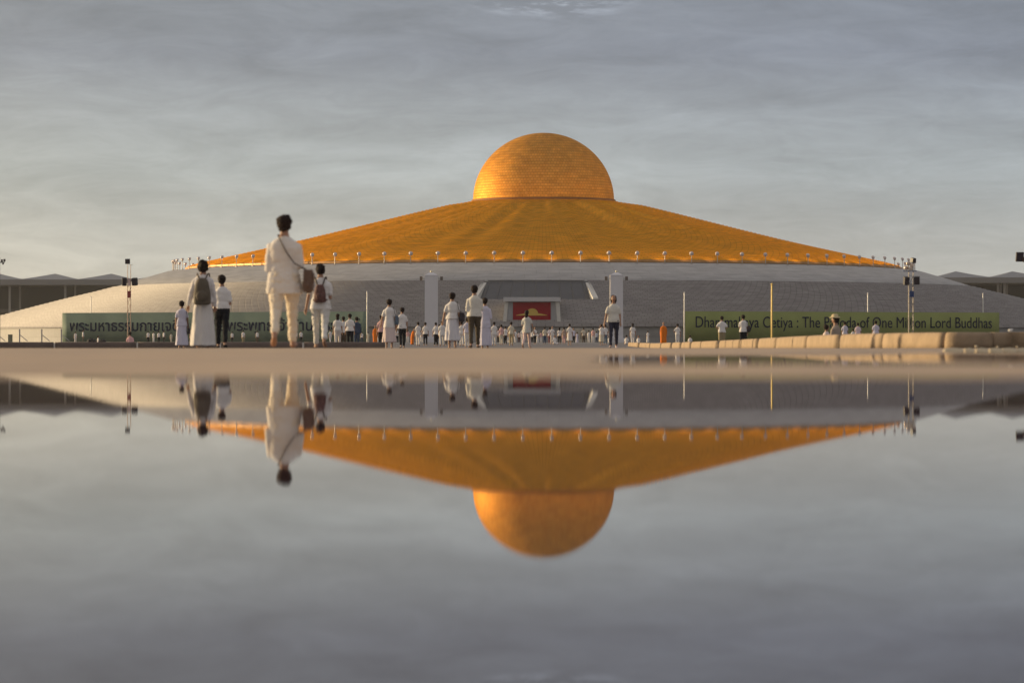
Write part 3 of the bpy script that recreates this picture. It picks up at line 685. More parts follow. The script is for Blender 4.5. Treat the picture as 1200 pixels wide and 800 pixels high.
def person(x, ytop, label, H=1.62, face=0, fat=1.0, upper=W, sleeve='short', hem=.84, lower=W, style='trousers', hair='short', hc=HAIR,
           pose='walk', ph=1, arms=('down','down'), shoes=None, hat=None, skin=SKIN, d=None, tilt=0, legs=None, lean=0, hem2=.06, cap=None):
    global NP; NP += 1
    if d is None: d = solve_d(ytop, H)
    X = PX(x, d); zg = base_z(d)
    if pose != 'sit':
        H = min(H*1.15, max(H*.85, PZ(ytop, d)-zg)) if True else H
    s = H/1.73; pxm = F/d
    vx = .0095 if pxm > 85 else .0105 if pxm > 55 else .0135 if pxm > 33 else .02 if pxm > 18 else .027
    lo = vx*1.15
    det = pxm > 33
    sit = pose == 'sit'
    # ---- skeleton
    hipz = .90; dz = 0
    if style in ('skirt', 'robe') and not sit: pose = 'stand'
    J = {}
    if sit:
        hipz = .13
        for sg in (-1, 1): J[sg] = [Vector((sg*.09,0,hipz)), Vector((sg*.27,.30,.16)), Vector((-sg*.03,.34+.05*sg,.06)), Vector((-sg*.14,.40,.05))]
        sink = 0; base = .13-.90
    else:
        st = {'walk': ((.30, .08), (-.22, .55)), 'stand': ((.03, .04), (-.03, .03)), 'step': ((.16, .12), (-.14, .25))}[pose]
        low = 9
        for sg in (-1, 1):
            a, kb = st[0] if sg == ph else st[1]
            hip = Vector((sg*.080*fat,0,hipz)); kn = hip+Vector((sg*.006,math.sin(a)*.42,-math.cos(a)*.42)); a2 = a-kb
            an_ = kn+Vector((0,math.sin(a2)*.40,-math.cos(a2)*.40)); ft = a2*.9 if sg != ph else max(-.1, a*.4)
            toe = an_+Vector((sg*.02, .15*math.cos(ft), .15*math.sin(ft)-.045)); heel = an_+Vector((0,-.035,-.05-.0))
            J[sg] = [hip, kn, an_, toe, heel]; low = min(low, an_.z-.085, toe.z-.03)
        base = -low
    def T(p): return Vector((p[0]*s, p[1]*s, (p[2]+(0 if sit else base))*s))
    def TT(L_): return [T(p) for p in L_]
    off = (base if sit else 0)      # upper body offset in canonical units
    ly = lambda z: lean*max(0, z-.9)   # forward lean
    def U(cx, cy, z, rx, ry): q = T((cx, cy+ly(z), z+off)); return (q.x, q.y, q.z, max(lo, rx*s), max(lo, ry*s))
    f = fat
    nrm = lambda r: max(lo, r*s)
    def chain(b, pts, rad, n=10): b.tube(pts, [max(lo, r*s) for r in rad], n)
    # ---- body
    b = MB()
    b.stack([U(0,0,.82,.10*f,.085), U(0,0,.90,.158*f,.105), U(0,0,.97,.155*f,.105), U(0,0,1.08,.128*f,.088), U(0,0,1.22,.152*f,.10), U(0,-.005,1.33,.150*f,.088), U(0,-.01,1.385,.105*f,.066), U(0,-.01,1.44,.065,.058), U(0,0,1.50,.052,.055)], 20)
    hz_ = 1.605+off; hy = .015+ly(1.6)
    M = Matrix.Rotation(-tilt, 4, 'X')
    hc_ = T((0, hy, hz_))
    b.ball(hc_, (.079*s,.096*s,.112*s), 16, 11, M); b.ball(T((0, hy+.028, hz_-.055)), (.052*s,.058*s,.055*s), 12, 8, M)
    chain(b, [T((0, ly(1.45), 1.42+off)), T((0, hy-.02, hz_-.03))], [.056,.052])
    if pxm > 18:
        b.ball(T((0, hy+.094, hz_-.012)), (.014*s,.020*s,.022*s), 8, 6)
        for sg in (-1, 1): b.ball(T((sg*.076, hy-.005, hz_-.01)), (max(lo*.8,.012*s),.020*s,.032*s), 8, 6)
    AR = {}
    for sg, mode in zip((-1, 1), arms):
        sh = (sg*.148*f, ly(1.32), 1.300+off)
        g = {'down': ((.205,.0,1.06),(.222,.06,.82)), 'back': ((.21,-.09,1.08),(.225,-.08,.85)), 'fwd': ((.21,.09,1.08),(.21,.25,.90)),
             'out': ((.24,.02,1.07),(.29,.06,.83)), 'bent': ((.20,-.02,1.02),(.13,.18,1.12)), 'front': ((.20,.0,1.06),(.05,.19,1.03)),
             'hip': ((.29,-.06,1.10),(.18,.05,.98)), 'up': ((.22,.15,1.28),(.12,.16,1.53)), 'lap': ((.21,.05,1.09),(.12,.27,.98))}[mode]
        el = (sg*(g[0][0]-.02+.02*f), g[0][1]+ly(1.1), g[0][2]+off); wr = (sg*g[1][0], g[1][1]+ly(1.0), g[1][2]+off)
        AR[sg] = [T(sh), T(el), T(wr)]
        chain(b, AR[sg], [.040,.035,.027]); b.ball(T(sh), (nrm(.040),)*3, 10, 7)
        dirv = (AR[sg][2]-AR[sg][1]).normalized(); side = Vector((0,1,0)) if abs(dirv.y) < .7 else Vector((1,0,0)); side = (side-dirv*side.dot(dirv)).normalized(); nn_ = dirv.cross(side)
        wv = AR[sg][2]
        if det:
            b.tube([wv, wv+dirv*.05*s, wv+dirv*.09*s], [(nrm(.024), nrm(.016)), (nrm(.038), nrm(.017)), (nrm(.038), nrm(.014))], 10)
            for i_, (o_, l_) in enumerate(((.029,.062),(.010,.072),(-.010,.066),(-.029,.050))):
                r0 = wv+dirv*.085*s+side*o_*s; mid = r0+dirv*l_*.5*s+nn_*(-sg)*.006*s; tip = mid+dirv*l_*.45*s+nn_*(-sg)*.018*s
                b.tube([r0, mid, tip], [max(vx*.72,.0085*s)]*3, 7)
            tb = wv+dirv*.03*s+side*.028*s; b.tube([tb, tb+side*.03*s+dirv*.03*s, tb+side*.034*s+dirv*.06*s], [max(vx*.8,.011*s)]*3, 7)
        else:
            b.tube([wv, wv+dirv*.06*s, wv+dirv*.15*s], [(nrm(.026),nrm(.018)),(nrm(.038),nrm(.02)),(nrm(.028),nrm(.016))], 9)
    for sg in (-1, 1):
        j = J[sg]; chain(b, TT(j[:3]), [.080*f,.052,.036])
        if not sit:
            b.tube(TT([j[4], (j[2]+j[3])*.5+Vector((0,0,-.028)), j[3]]), [(nrm(.032), nrm(.026)), (nrm(.042), nrm(.028)), (nrm(.038), nrm(.016))], 10)
            chain(b, TT([j[2], j[4]]), [.036,.034])
        else: chain(b, TT(j[2:]), [.036,.03])
    body = b.obj('person', cm(skin, 'skin'), None, True, (X, d, zg), R(-face))
    # convention: figures are modelled facing +y; face=0 walks away from the lens
    tag(body, label, 'person'); voxel(body, vx, 3 if vx < .015 else 1)
    def part(b, name, c, kind='cloth', amp=.0, fs=(8,8,8), sm=3, v=None):
        if vx < .012: amp *= 1.25
        o = b.obj(name, cm(c, kind), body, True); voxel(o, v or vx*1.05, sm if vx < .015 else 1, amp, fs); return o
    # ---- lower garment
    robe = style == 'robe'
    if style in ('trousers', 'shorts'):
        b = MB()
        if not sit: b.stack([U(0,0,.77,.120*f,.09), U(0,0,.86,.182*f,.132), U(0,0,.97,.172*f,.122), U(0,0,1.05,.145*f,.105)], 20)
        else: b.stack([U(0,0,.86,.19*f,.15), U(0,0,.95,.17*f,.12), U(0,0,1.03,.15*f,.11)], 20)
        for sg in (-1, 1):
            j = J[sg]; end = j[2].lerp(j[1], .08 if style == 'trousers' else .9) if not sit else j[2]
            if style == 'shorts': chain(b, TT([j[0], end]), [.105*f, .088])
            else: chain(b, TT([j[0], j[1], j[1].lerp(end, .5), end]), [.102*f,.070,.060,.054])
        part(b, 'trousers' if style == 'trousers' else 'shorts', lower, amp=.011, fs=(9,9,15))
    elif style == 'skirt':
        b = MB(); hb = hem2-base if not sit else hem2
        lv = []
        for i in range(9):
            t = i/8; z = hb+(1.04-hb)*t; q = max(0, 1-t)
            lv.append(U(0, .01*q, z, (.148+.085*q**.8)*f, .105+.075*q**.8) if not sit else U(0,0,z,.2,.2))
        b.stack(lv, 44, fold=.055, nf=7, ph=x)
        part(b, 'skirt', lower, amp=.014, fs=(11,11,2.5))
    # ---- upper garment
    b = MB()
    if robe:
        hb = hem2-base if not sit else .86
        lv = [U(0,.0,hb,.20*f,.16), U(0,0,.45 if not sit else .9,.205*f,.155), U(0,0,.9 if not sit else .95,.20*f,.145), U(0,0,1.15,.19*f,.135), U(0,-.005,1.32,.185*f,.12), U(0,-.01,1.39,.13*f,.09), U(0,-.01,1.44,.072,.066)]
        b.stack(lv, 30, fold=.03, nf=5, ph=x)
        if sit: b.stack([U(0,.14,.76,.34,.30), U(0,.12,.9,.26,.22)], 20)
        nm = 'robe'
    else:
        lv = [U(0,0,hem,.200*f,.148), U(0,0,(hem+1.05)/2,.184*f,.138), U(0,0,1.08,.152*f,.115), U(0,0,1.20,.168*f,.122), U(0,-.005,1.30,.176*f,.116), U(0,-.01,1.355,.150*f,.104), U(0,-.01,1.40,.108*f,.086), U(0,-.01,1.432,.074,.066), U(0,-.01,1.445,.060,.060)]
        b.stack(lv, 30, fold=.035, nf=4, ph=x); nm = 'shirt'
    for sg in (-1, 1):
        a_ = AR[sg]
        b.ball(a_[0], (nrm(.062),)*3, 10, 7)
        if sleeve == 'short': chain(b, [a_[0], a_[0].lerp(a_[1], .68)], [.060,.060])
        elif sleeve == 'long': chain(b, [a_[0], a_[1], a_[1].lerp(a_[2], .93)], [.062,.054,.046])
        elif sleeve == 'none': pass
    part(b, nm, upper, amp=.010, fs=(6,6,11) if not robe else (9,9,2.5))
    # ---- head: hair / hat / face
    hr = cm(hc, 'hair'); b = MB()
    if hair != 'bald':
        up = T((0, hy-.034, hz_+.020)); b.ball(up, (.101*s,.103*s,.098*s), 16, 10, M)
        if hair in ('short', 'bob', 'long', 'bun', 'longbob'): b.ball(T((0, hy-.045, hz_-.02)), (.090*s,.068*s,.092*s), 14, 9)
        if hair in ('bob', 'longbob'): b.ball(T((0, hy-.03, hz_-.03)), (.112*s,.085*s,.115*s), 14, 9)
        if hair in ('long', 'longbob'): b.stack([U(0,-.075,1.36,.060,.03), U(0,-.07,1.42,.078,.04), U(0,-.045,1.52,.085,.055), U(0,-.03,1.62,.08,.06)], 14)
        if hair == 'bun': b.ball(T((0, hy-.10, hz_+.02)), (.045*s,)*3, 10, 7)
        if hair == 'pony': b.ball(T((0, hy-.045, hz_-.01)), (.078*s,.055*s,.08*s)); b.tube([T((0,hy-.09,hz_+.02)),T((0,hy-.13,hz_-.04)),T((0,hy-.11,hz_-.16))], [nrm(.03),nrm(.028),nrm(.014)], 8)
        part(b, 'hair', hc, 'hair', amp=.014, fs=(24,24,24), sm=1)
    if hat:
        b = MB(); q = T((0, hy, hz_+.04)); b.stack([(q.x,q.y,q.z,.17*s,.17*s),(q.x,q.y,q.z+.022*s,.155*s,.155*s),(q.x,q.y,q.z+.03*s,.098*s,.105*s),(q.x,q.y,q.z+.085*s,.092*s,.098*s),(q.x,q.y,q.z+.115*s,.06*s,.065*s)], 18)
        part(b, 'hat', hat, amp=.006, fs=(14,14,14))
    if det and hair != 'x':
        for sg in (-1, 1):
            b = MB(); b.ball(T((sg*.030, hy+.079, hz_+.008)), (.011*s,.008*s,.006*s), 8, 5); b.obj('eye', cm((.03,.02,.02), 'skin'), body, True)
        b = MB(); b.ball(T((0, hy+.086, hz_-.058)), (.024*s,.008*s,.007*s), 8, 5); b.obj('mouth', cm((.30,.09,.08), 'skin'), body, True)
    if shoes and not sit:
        for sg in (-1, 1):
            j = J[sg]; b = MB(); b.tube(TT([j[4]+Vector((0,0,-.0)), (j[2]+j[3])*.5+Vector((0,0,-.034)), j[3]]), [(nrm(.040), nrm(.034)), (nrm(.050), nrm(.032)), (nrm(.044), nrm(.022))], 10)
            part(b, 'shoe', shoes)
    return dict(o=body, T=T, s=s, d=d, X=X, zg=zg, off=off, vx=vx, AR=AR, rot=Matrix.Rotation(R(-face), 4, 'Z'), f=f, pxm=pxm)

def place(P, b, name, m, label, cat, strap=None, flap=None, v=None):
    o = b.obj(name, m, None, True, (P['X'], P['d'], P['zg']), P['o'].rotation_euler.z); tag(o, label, cat)
    if v: voxel(o, v, 3, .004, (20,20,20))
    if strap: strap.obj('strap', mat('strap_brown', (.06,.04,.03), .6), o, True)
    if flap: flap.obj('pocket', m, o, True)
    return o
def side_bag(P, sg, z, size, m, label, cross=True, y=0.0, xx=.24, name='shoulder_bag', col=None):
    T, s = P['T'], P['s']; b = MB(); c = T((sg*xx*P['f'], y, z+P['off'])); w_, dp, h = size
    b.box(c, (dp*s, w_*s, h*s), taper=.86); b.ball(c+Vector((0,0,-h*.22*s)), (dp*.62*s, w_*.55*s, h*.36*s), 12, 8)
    st = MB(); top = c+Vector((0,0,h*.45*s)); x0 = -sg*.075 if cross else sg*.16
    bk = [top+Vector((0,-.05*s,0)), T((sg*.135,-.135,1.10+P['off'])), T((sg*.03,-.14,1.25+P['off'])), T((x0,-.085,1.455+P['off'])), T((x0,.03,1.465+P['off']))]
    ft = [T((x0,.03,1.465+P['off'])), T((sg*.03,.135,1.25+P['off'])), T((sg*.14,.13,1.08+P['off'])), top+Vector((0,.05*s,0))]
    if not cross: bk = [top+Vector((0,-.05*s,0)), T((sg*.20,-.09,1.2+P['off'])), T((sg*.15,-.05,1.44+P['off']))]; ft = [T((sg*.15,-.05,1.44+P['off'])), T((sg*.17,.10,1.3+P['off'])), T((sg*.20,.12,1.15+P['off'])), top+Vector((0,.05*s,0))]
    r_ = max(.009, .35/P['pxm']*.55)
    st.tube(bk+ft[1:], r_, 6)
    fl = MB(); fl.box(c+Vector((sg*dp*.5*s,0,h*.12*s)), (.02*s, w_*.8*s, h*.45*s))
    return place(P, b, name, m, label, 'bag', st, fl, v=.012 if P['pxm'] > 33 else None)
def back_pack(P, m, label, size=(.28,.15,.42), zc=1.14, straps=True):
    T, s = P['T'], P['s']; w_, dp, h = size; b = MB(); cy = -.12-dp/2
    def lvl(z, a, c_): q = T((0, cy, z+P['off'])); return (q.x, q.y, q.z, w_/2*a*s, dp/2*c_*s)
    b.stack([lvl(zc-h/2,.8,.8), lvl(zc-h*.44,1.02,1.05), lvl(zc-h*.1,1.0,1.1), lvl(zc+h*.25,.82,.95), lvl(zc+h*.44,.6,.7), lvl(zc+h*.5,.4,.4)], 18)
    st = MB()
    for sg in (-1, 1):
        st.tube([T((sg*.05,-.17,zc+h*.42+P['off'])), T((sg*.10,-.10,1.44+P['off'])), T((sg*.115,.02,1.455+P['off'])), T((sg*.13,.13,1.28+P['off'])), T((sg*.17,.05,1.02+P['off'])), T((sg*.13,-.12,zc-h*.35+P['off']))], .014, 6)
    fl = MB(); q = T((0, cy-dp*.52, zc-h*.18+P['off'])); fl.ball(q, (w_*.33*s, .03*s, h*.2*s), 12, 8)
    return place(P, b, 'backpack', m, label, 'backpack', st, fl, v=.012)

# ---- nearest figures
A = person(333, 248.2, 'largest figure, a woman walking away in white tunic and cream trousers', d=42.0, fat=1.14, sleeve='long', upper=(.82,.76,.69), lower=(.82,.72,.58), hem=.71, hair='short', ph=1, arms=('bent','front'), pose='walk', tilt=.22, lean=.06)
side_bag(A, 1, .88, (.26,.13,.28), mat('bag_brown', (.13,.075,.05), .6, scale=14, var=.25, bump=.4), 'brown shoulder bag slung across the back of the tall woman in white', y=-.02, xx=.27)
B = person(375.5, 307, 'woman in white short sleeves walking away with a patterned backpack', H=1.60, fat=1.12, upper=W, lower=(.76,.72,.66), hem=.80, arms=('out','bent'), ph=-1, pose='walk', hair='short')
back_pack(B, mat('pack_pattern', (.14,.06,.05), .7, scale=26, var=.95), 'small dark patterned backpack on the woman just right of the tallest figure', (.25,.13,.36), 1.12)
C = person(238, 304, 'woman in a long white skirt wearing a big olive backpack', H=1.62, fat=1.05, upper=(.78,.73,.70), lower=(.77,.72,.68), sleeve='long', style='skirt', hem=.88, arms=('out','down'), hair='bob', pose='step', hem2=.05)
back_pack(C, mat('pack_olive', (.12,.095,.065), .7, scale=8, var=.25), 'large olive brown backpack worn by the woman in the long white skirt', (.34,.17,.52), 1.10)
D = person(260, 322, 'man in white polo and black trousers beside the woman with olive backpack', H=1.70, fat=1.05, lower=BK, hem=.92, arms=('down','bent'), pose='step', ph=-1, shoes=BK)
Ep = person(213, 352, 'person in a pale lavender tunic dress, leftmost of the near walkers', H=1.55, upper=LV, lower=LV, style='skirt', sleeve='short', hem=.8, hem2=.12, arms=('down','down'), pose='step')
side_bag(Ep, 1, .62, (.2,.1,.2), mat('bag_black', (.03,.018,.022), .6), 'small black bag hanging on a long strap beside the person in lavender', cross=False, xx=.26)
person(395.7, 367.5, 'long haired woman in cream trousers just right of the patterned backpack', H=1.60, lower=(.74,.66,.60), hair='long', hem=.88, ph=1, pose='step')
person(410, 367.5, 'man in loose white shirt and black trousers, second right of the patterned backpack', H=1.66, lower=BK, hem=.86, pose='step', ph=-1, fat=1.08, shoes=BK)
person(402.4, 370.5, 'half hidden figure between the long haired woman and the man beside her', H=1.6, lower=BR, pose='stand')
person(418, 371, 'figure in dark navy jacket behind the man in the loose white shirt', H=1.62, upper=NV, lower=NV, sleeve='long', pose='stand')
person(424, 388.5, 'small far person in white and dark trousers left of the white pole', H=1.6, lower=NV, pose='step')
person(431.2, 388.5, 'small far person all in cream at the foot of the left white pole', H=1.6, upper=CR, lower=CR, pose='stand')
person(439.7, 381, 'monk in orange standing upright near the left white pole', H=1.62, upper=OR, lower=OR, style='robe', hair='bald', pose='stand', d=300, sleeve='long')
Lp = person(456.2, 350, 'woman in a knee length white skirt with a blue bag at her hip', H=1.66, fat=1.05, lower=(.76,.62,.58), hem=.72, sleeve='short', arms=('out','down'), style='skirt', hem2=.22, pose='step')
side_bag(Lp, 1, .98, (.26,.12,.30), mat('bag_blue', (.10,.14,.19), .6), 'grey-blue shoulder bag on the woman in the white tunic left of the left pylon', cross=False, xx=.25)
person(446.8, 369, 'figure in pink half hidden behind the woman with the blue bag', H=1.6, upper=PK, lower=BK, pose='stand')
person(471.3, 360, 'man in untucked white shirt and black trousers right of the blue bag', H=1.68, lower=BK, hem=.82, fat=1.0, ph=1, pose='step', shoes=BK, face=-12)
person(483, 384.5, 'stooping monk in orange left of the left pylon', H=1.35, upper=OR, lower=OR, style='robe', hair='bald', pose='stand', d=290, lean=.3, sleeve='long', face=60)
person(490, 377, 'woman in white tunic and white trousers left of the left pylon, before the stooping monk', H=1.6, ph=-1, pose='step', hem=.78)
person(498.5, 377.5, 'person in white shirt and black trousers directly before the left pylon', H=1.62, lower=BK, ph=1, pose='step')
person(510.8, 377.5, 'slim person in white with black trousers at the right edge of the left pylon', H=1.6, lower=BK, pose='stand', fat=.92)
person(518, 376, 'stout person dressed all in white walking just left of the woman with the black bag', H=1.6, fat=1.2, lower=(.76,.71,.66), hem=.74, pose='step')
person(524, 379, 'person in black trousers half hidden behind the woman with the round black bag', H=1.6, lower=BK, pose='stand')
S_ = person(530, 342.3, 'woman in a calf length white skirt with a round black bag', H=1.64, fat=1.02, lower=(.76,.72,.74), style='skirt', hem=.90, hem2=.24, arms=('out','down'), pose='step', ph=1)
side_bag(S_, 1, .96, (.30,.16,.27), mat('bag_black', (.03,.018,.022)), 'round black bag hanging at the right side of the woman in the calf-length skirt', cross=False, xx=.29)
person(541, 376.5, 'person in a white blouse and white trousers walking below the round black bag', H=1.6, lower=W, hem=.82, ph=-1, pose='step')
person(547.5, 372, 'person in pale lavender behind the left arm of the tall man in brown trousers', H=1.62, upper=LV, lower=W, pose='stand')
person(556, 334.2, 'tall man in cream shirt and brown trousers walking away near the centre', H=1.72, fat=1.08, upper=(.78,.73,.64), lower=(.10,.075,.05), sleeve='long', hem=.86, arms=('bent','front'), ph=1, pose='step', shoes=BR)
person(568.3, 348.5, 'person in long lavender robe beside the tall man in brown trousers', H=1.62, upper=LV, lower=LV, style='skirt', hem=.7, hem2=.10, pose='step', sleeve='long', arms=('down','bent'))
person(579, 377, 'person all in white with wide trousers, just right of the lavender robe', H=1.62, fat=1.1, hem=.8, ph=1, pose='step')
person(587.5, 380, 'slim person in pink shirt and cream trousers left of the left buttress', H=1.6, upper=PK, lower=CR, fat=.9, pose='step')
person(592.3, 382, 'person in white with black trousers squeezed between two people in cream trousers', H=1.6, lower=BK, pose='stand')
person(599, 377, 'man in a cream shirt and khaki trousers below the left buttress of the entrance', H=1.66, upper=CR, lower=(.50,.40,.24), ph=-1, pose='step')
person(608.3, 388, 'short person in dark red trousers at the left foot of the red panel', H=1.6, upper=(.78,.62,.60), lower=(.10,.03,.03), pose='step')
Cc = person(617.3, 362.3, 'long haired woman in pale pink trousers overlapping the red panel', H=1.62, upper=(.66,.64,.58), lower=(.78,.58,.52), hem=.70, hair='long', arms=('bent','out'), ph=1, pose='walk', face=14)
person(630, 389, 'slender person in a long white gown right of the woman before the red panel', H=1.58, fat=.85, style='skirt', hem2=.08, pose='stand')
person(638.3, 383, 'person in a cream shirt and blue jeans standing below the red panel', H=1.62, upper=CR, lower=JN, pose='stand', arms=('bent','down'))
person(644.3, 383.3, 'person in dark pink trousers below the red panel, right of blue jeans', H=1.6, upper=LV, lower=(.25,.08,.08), pose='step')
person(650, 388.5, 'person in white seated on the ground below the right side of the red panel', H=1.5, pose='sit', d=285, lower=W, face=150)
person(655.6, 383.5, 'black haired woman in white top and black trousers below the right buttress', H=1.6, hair='long', lower=BK, pose='step', ph=-1)
person(661, 383.4, 'person in a tan top and pink trousers just right of the right buttress', H=1.6, upper=(.45,.33,.27), lower=PK, pose='step')
person(667.6, 379, 'tall person in a long white tunic standing behind the crowd right of the right buttress', H=1.65, style='skirt', hem2=.4, hem=.7, d=240, pose='stand')
person(676.3, 389, 'woman in a full length lavender gown right of the entrance', H=1.56, upper=LV, lower=LV, style='skirt', hem2=.04, pose='stand')
person(684, 383.5, 'man in a cream shirt and dark trousers before the pale tiled wall', H=1.65, upper=(.62,.56,.46), lower=BR, arms=('hip','down'), pose='stand')
person(699, 388, 'short person in pale blue shirt and dark jeans left of the right pylon', H=1.58, upper=(.56,.58,.66), lower=JN, pose='stand')
person(705, 379.5, 'woman in tan skirt raising an arm near the right pylon', H=1.6, lower=CR, style='skirt', hem2=.3, arms=('up','down'), pose='stand')
person(709.3, 380, 'person in light blue jeans at the left arm of the facing woman', H=1.62, lower=(.14,.2,.28), pose='step', arms=('bent','down'))
PP = person(719, 345.8, 'woman in white blouse and dark jeans walking towards the camera', H=1.60, face=180, fat=1.12, upper=(.74,.70,.62), lower=(.045,.045,.07), hem=.84, hair='longbob', arms=('down','out'), ph=1, pose='step', shoes=(.6,.5,.5))
person(734.3, 389, 'person in white seated on the ground at the foot of the right pylon', H=1.5, pose='sit', d=290, face=20)
person(741.5, 378.5, 'long haired woman in white tunic and trousers right of the right pylon', H=1.6, hair='long', d=265, pose='step', fat=.95)
person(748.2, 391, 'person in white seated low at the start of the curved kerb', H=1.5, pose='sit', d=320, face=200)
person(759.2, 387.3, 'slim person in white dress standing alone left of the right orange monk', H=1.56, fat=.85, style='skirt', hem2=.1, pose='stand')
person(777.6, 377, 'monk in orange standing alone behind the start of the curved kerb', H=1.66, upper=OR, lower=OR, style='robe', hair='bald', pose='stand', fat=1.1, sleeve='long', d=235)
person(794, 379, 'person in white with hand on hip right of the lone orange monk', H=1.64, d=255, pose='stand', arms=('hip','down'))
person(808.7, 389.3, 'person in white seated on the ground at the left end of the English banner', H=1.5, pose='sit', d=295, face=10)
Xx = person(846, 370, 'man in white shirt and khaki shorts before the English banner', H=1.62, lower=KH, style='shorts', fat=1.1, arms=('hip','hip'), pose='stand')
Yy = person(871, 368.5, 'woman in white shirt and black shorts with a black bag', H=1.62, lower=BK, style='shorts', fat=1.1, hair='bun', arms=('front','down'), pose='stand')
side_bag(Yy, 1, 1.0, (.28,.14,.32), mat('bag_black', (.03,.018,.022)), 'black shoulder bag on the woman in black shorts behind the curved kerb', cross=False, xx=.25)
person(968.6, 371, 'bareheaded person in pink seated left of the person in the sun hat', H=1.45, pose='sit', d=112, upper=(.75,.62,.58), lower=W, face=60, hair='short')
person(979, 364.6, 'person in a straw sun hat seated behind the curved kerb', H=1.62, pose='sit', d=91, upper=(.42,.34,.27), lower=GY, face=-65, hat=(.66,.54,.32), fat=1.3, sleeve='long', arms=('lap','lap'))
person(990, 376.5, 'person in pale lavender standing behind the right shoulder of the person in the sun hat', H=1.6, upper=LV, pose='stand')
person(999.6, 385, 'small child in white standing between the sun hat and the person in pink', H=1.2, d=230, pose='stand')
person(1005.4, 378, 'person in pale pink shirt behind the kerb below the word Pagoda', H=1.6, upper=(.78,.62,.66), pose='stand', fat=1.1)
person(1026.3, 375.5, 'person in pale lavender shirt behind the kerb left of the word One', H=1.62, upper=LV, pose='stand', fat=1.1)
person(1078, 387, 'person in dark clothes seated low right of the right light tower', H=1.2, pose='sit', d=300, upper=BK, lower=BK)
for x, y, c, u, l_ in ((465,384,BK,W,'small person in white glimpsed between the blue bag and the man in black trousers'), (478,386,W,PK,'small person in pink between the man in black trousers and the stooping monk'),
    (504.5,386,W,W,'small person in white just right of the black trousers at the left pylon'), (536,384,BK,W,'small person in black trousers right behind the calf length skirt'), (551.5,386,W,PK,'small person in pink close to the left leg of the brown trousers'),
    (573.5,386,CR,W,'small person in cream trousers close behind the long lavender robe'), (584,385,BK,LV,'small person in lavender top left of the slim person in pink shirt'), (604,386,W,W,'small person in white right of the man in khaki trousers'),
    (623.5,387,BK,W,'small person in black trousers right of the pale pink trousers'), (634,388,W,PK,'small person in pink between the white gown and the blue jeans'), (690,387,W,W,'small person in white before the tiled wall, right of the cream shirt'),
    (713,388,BK,W,'small person in black trousers hidden partly by the facing woman'),
    (387,386,W,W,'small person in white between the patterned backpack and the long haired woman'), (444,384.5,W,W,'small person in white beside the upright orange monk near the white pole'),
    (461,388,W,W,'small person in white at the right foot of the woman with the blue bag'), (494.5,385,W,W,'small person in white between the white tunic and the black trousers at the left pylon'),
    (514.5,380,BR,W,'small person in brown trousers pressed against the stout person in white'), (534,379,W,PK,'small person in pink behind the hem of the calf length skirt'),
    (545,381,BK,W,'small person in black trousers under the round black bag'), (561.5,383,W,W,'small person in white seen between the brown trousers and the lavender robe'),
    (595.6,384,W,LV,'small person in lavender touching the man in khaki trousers'), (612.3,384,W,W,'small person in white at the left elbow of the woman in pale pink trousers'),
    (626.8,383,BK,W,'small person in black trousers between the pale pink trousers and the slender gown'), (647.3,382,W,W,'small person in white standing behind the seated one below the red panel'),
    (672,384,BK,LV,'small person in lavender top between the long tunic and the full length gown'), (695,384,W,PK,'small person in pink right of the tiled wall'), (726.5,388,W,LV,'small person in lavender between the facing woman and the right pylon')):
    person(x, y, l_, H=1.6, upper=u, lower=c, pose=random.choice(('stand','step')), ph=random.choice((-1,1)), face=random.choice((0,20,-30,170)), arms=random.choice((('down','down'),('bent','down'),('front','front'))))
# ---- far left
person(88.4, 388.5, 'far person in white, leftmost of all the people before the Thai banner', H=1.58, lower=W, pose='step')
person(97.4, 386.5, 'far person in white shirt and dark trousers, second from the left before the Thai banner', H=1.62, lower=BR, pose='stand', face=90)
person(115, 391.5, 'far person in white with black trousers crouching beside black bags before the Thai banner', H=1.6, lower=BK, pose='sit', d=400, face=70)
person(152.4, 392, 'person in bright pink top seated at the foot of the left light tower', H=1.6, upper=(.85,.5,.48), lower=(.2,.04,.05), pose='sit', d=188)
for i, (x, y, c, l_) in enumerate(((173.6,387.6,BK,'leftmost of the row of four in white before the Thai banner, dark trousers'), (180,388,W,'second of the row of four before the Thai banner, dressed all in white'), (186,387.8,BK,'third of the row of four in white before the Thai banner, dark trousers'), (192,387.4,BK,'rightmost of the row of four in white before the Thai banner, beside the lavender dress'))):
    person(x, y, l_, H=1.6, lower=c, pose='stand', face=(i*37) % 60)
person(272, 388.3, 'far person in white and dark trousers right of the man in black trousers', H=1.58, lower=BK, pose='step')
person(285, 387, 'far person in khaki trousers midway between the black trousers and the largest woman', H=1.62, lower=KH, pose='stand', d=335)
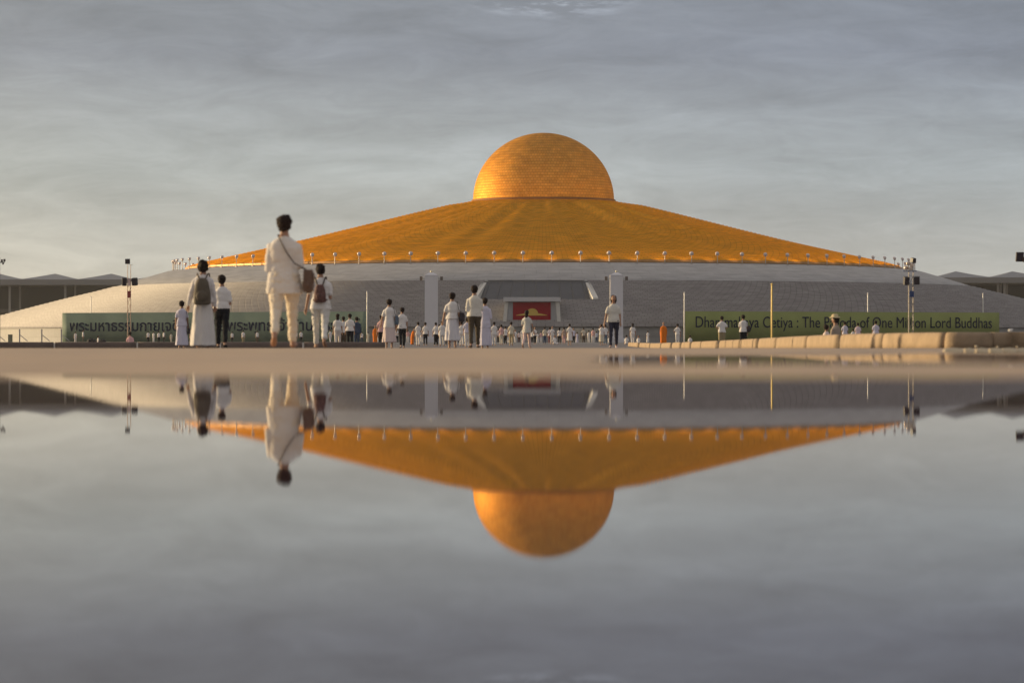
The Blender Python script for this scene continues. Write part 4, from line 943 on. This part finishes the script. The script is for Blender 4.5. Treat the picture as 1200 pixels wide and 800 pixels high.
person(301.5, 387.3, 'far person in white shirt and brown trousers nearest the left leg of the tallest woman', H=1.6, lower=BR, pose='step')
person(347, 387, 'far person in white, left of the pair seen between the tallest woman and the backpack', H=1.6, lower=BR, pose='step')
person(352.7, 386.6, 'far person in white and black trousers striding, right of the pair before the Thai banner', H=1.62, lower=BK, pose='walk')
person(194.6+6, 389.5, 'far person in cream glimpsed between the lavender dress and the row of four', H=1.5, upper=CR, lower=CR, pose='stand')
person(232.5-7.5, 384, 'small person in cream standing just left of the long white skirt', H=1.3, upper=CR, lower=CR, pose='stand', d=235, fat=.9)
# black bags by the far banner
dd = 405; b = MB()
b.ball((0,0,.28), (.48,.26,.28), 14, 8); b.ball((.55,0,.22), (.3,.25,.22), 12, 7); o = b.obj('equipment_bag', mat('black_cloth', (.02,.018,.02), .7, bump=.4), None, True, (PX(107, dd), dd, base_z(dd))); tag(o, 'low black bag lying on the ground before the Thai banner, left of the crouching person', 'bag')
h_ = MB(); h_.tube([(-.25,0,.5),(-.05,0,.64),(.15,0,.5)], .03, 6); h_.obj('handle', mat('black_cloth', (.02,.018,.02)), o, True)
b = MB(); b.ball((0,0,.24), (.38,.24,.24), 14, 8); o = b.obj('equipment_bag', mat('black_cloth', (.02,.018,.02)), None, True, (PX(120.4, dd), dd, base_z(dd))); tag(o, 'low black bag lying on the ground before the Thai banner, right of the crouching person', 'bag')
b = MB(); b.box((0, 600, 20.4), (2400, 1500, 43.2)); hz_o = b.obj('haze', None); tag(hz_o, kind='stuff')
hm = bpy.data.materials.new('haze'); hm.use_nodes = True; hn = hm.node_tree.nodes; hn.clear()
ho = hn.new('ShaderNodeOutputMaterial'); hv = hn.new('ShaderNodeVolumePrincipled'); hv.inputs['Color'].default_value = (.88,.88,.9,1); hv.inputs['Density'].default_value = .00008; hv.inputs['Anisotropy'].default_value = .3
hm.node_tree.links.new(hv.outputs[0], ho.inputs['Volume']); hz_o.data.materials.append(hm)
bake_pending()
print('people', NP, 'objects', len(bpy.data.objects))
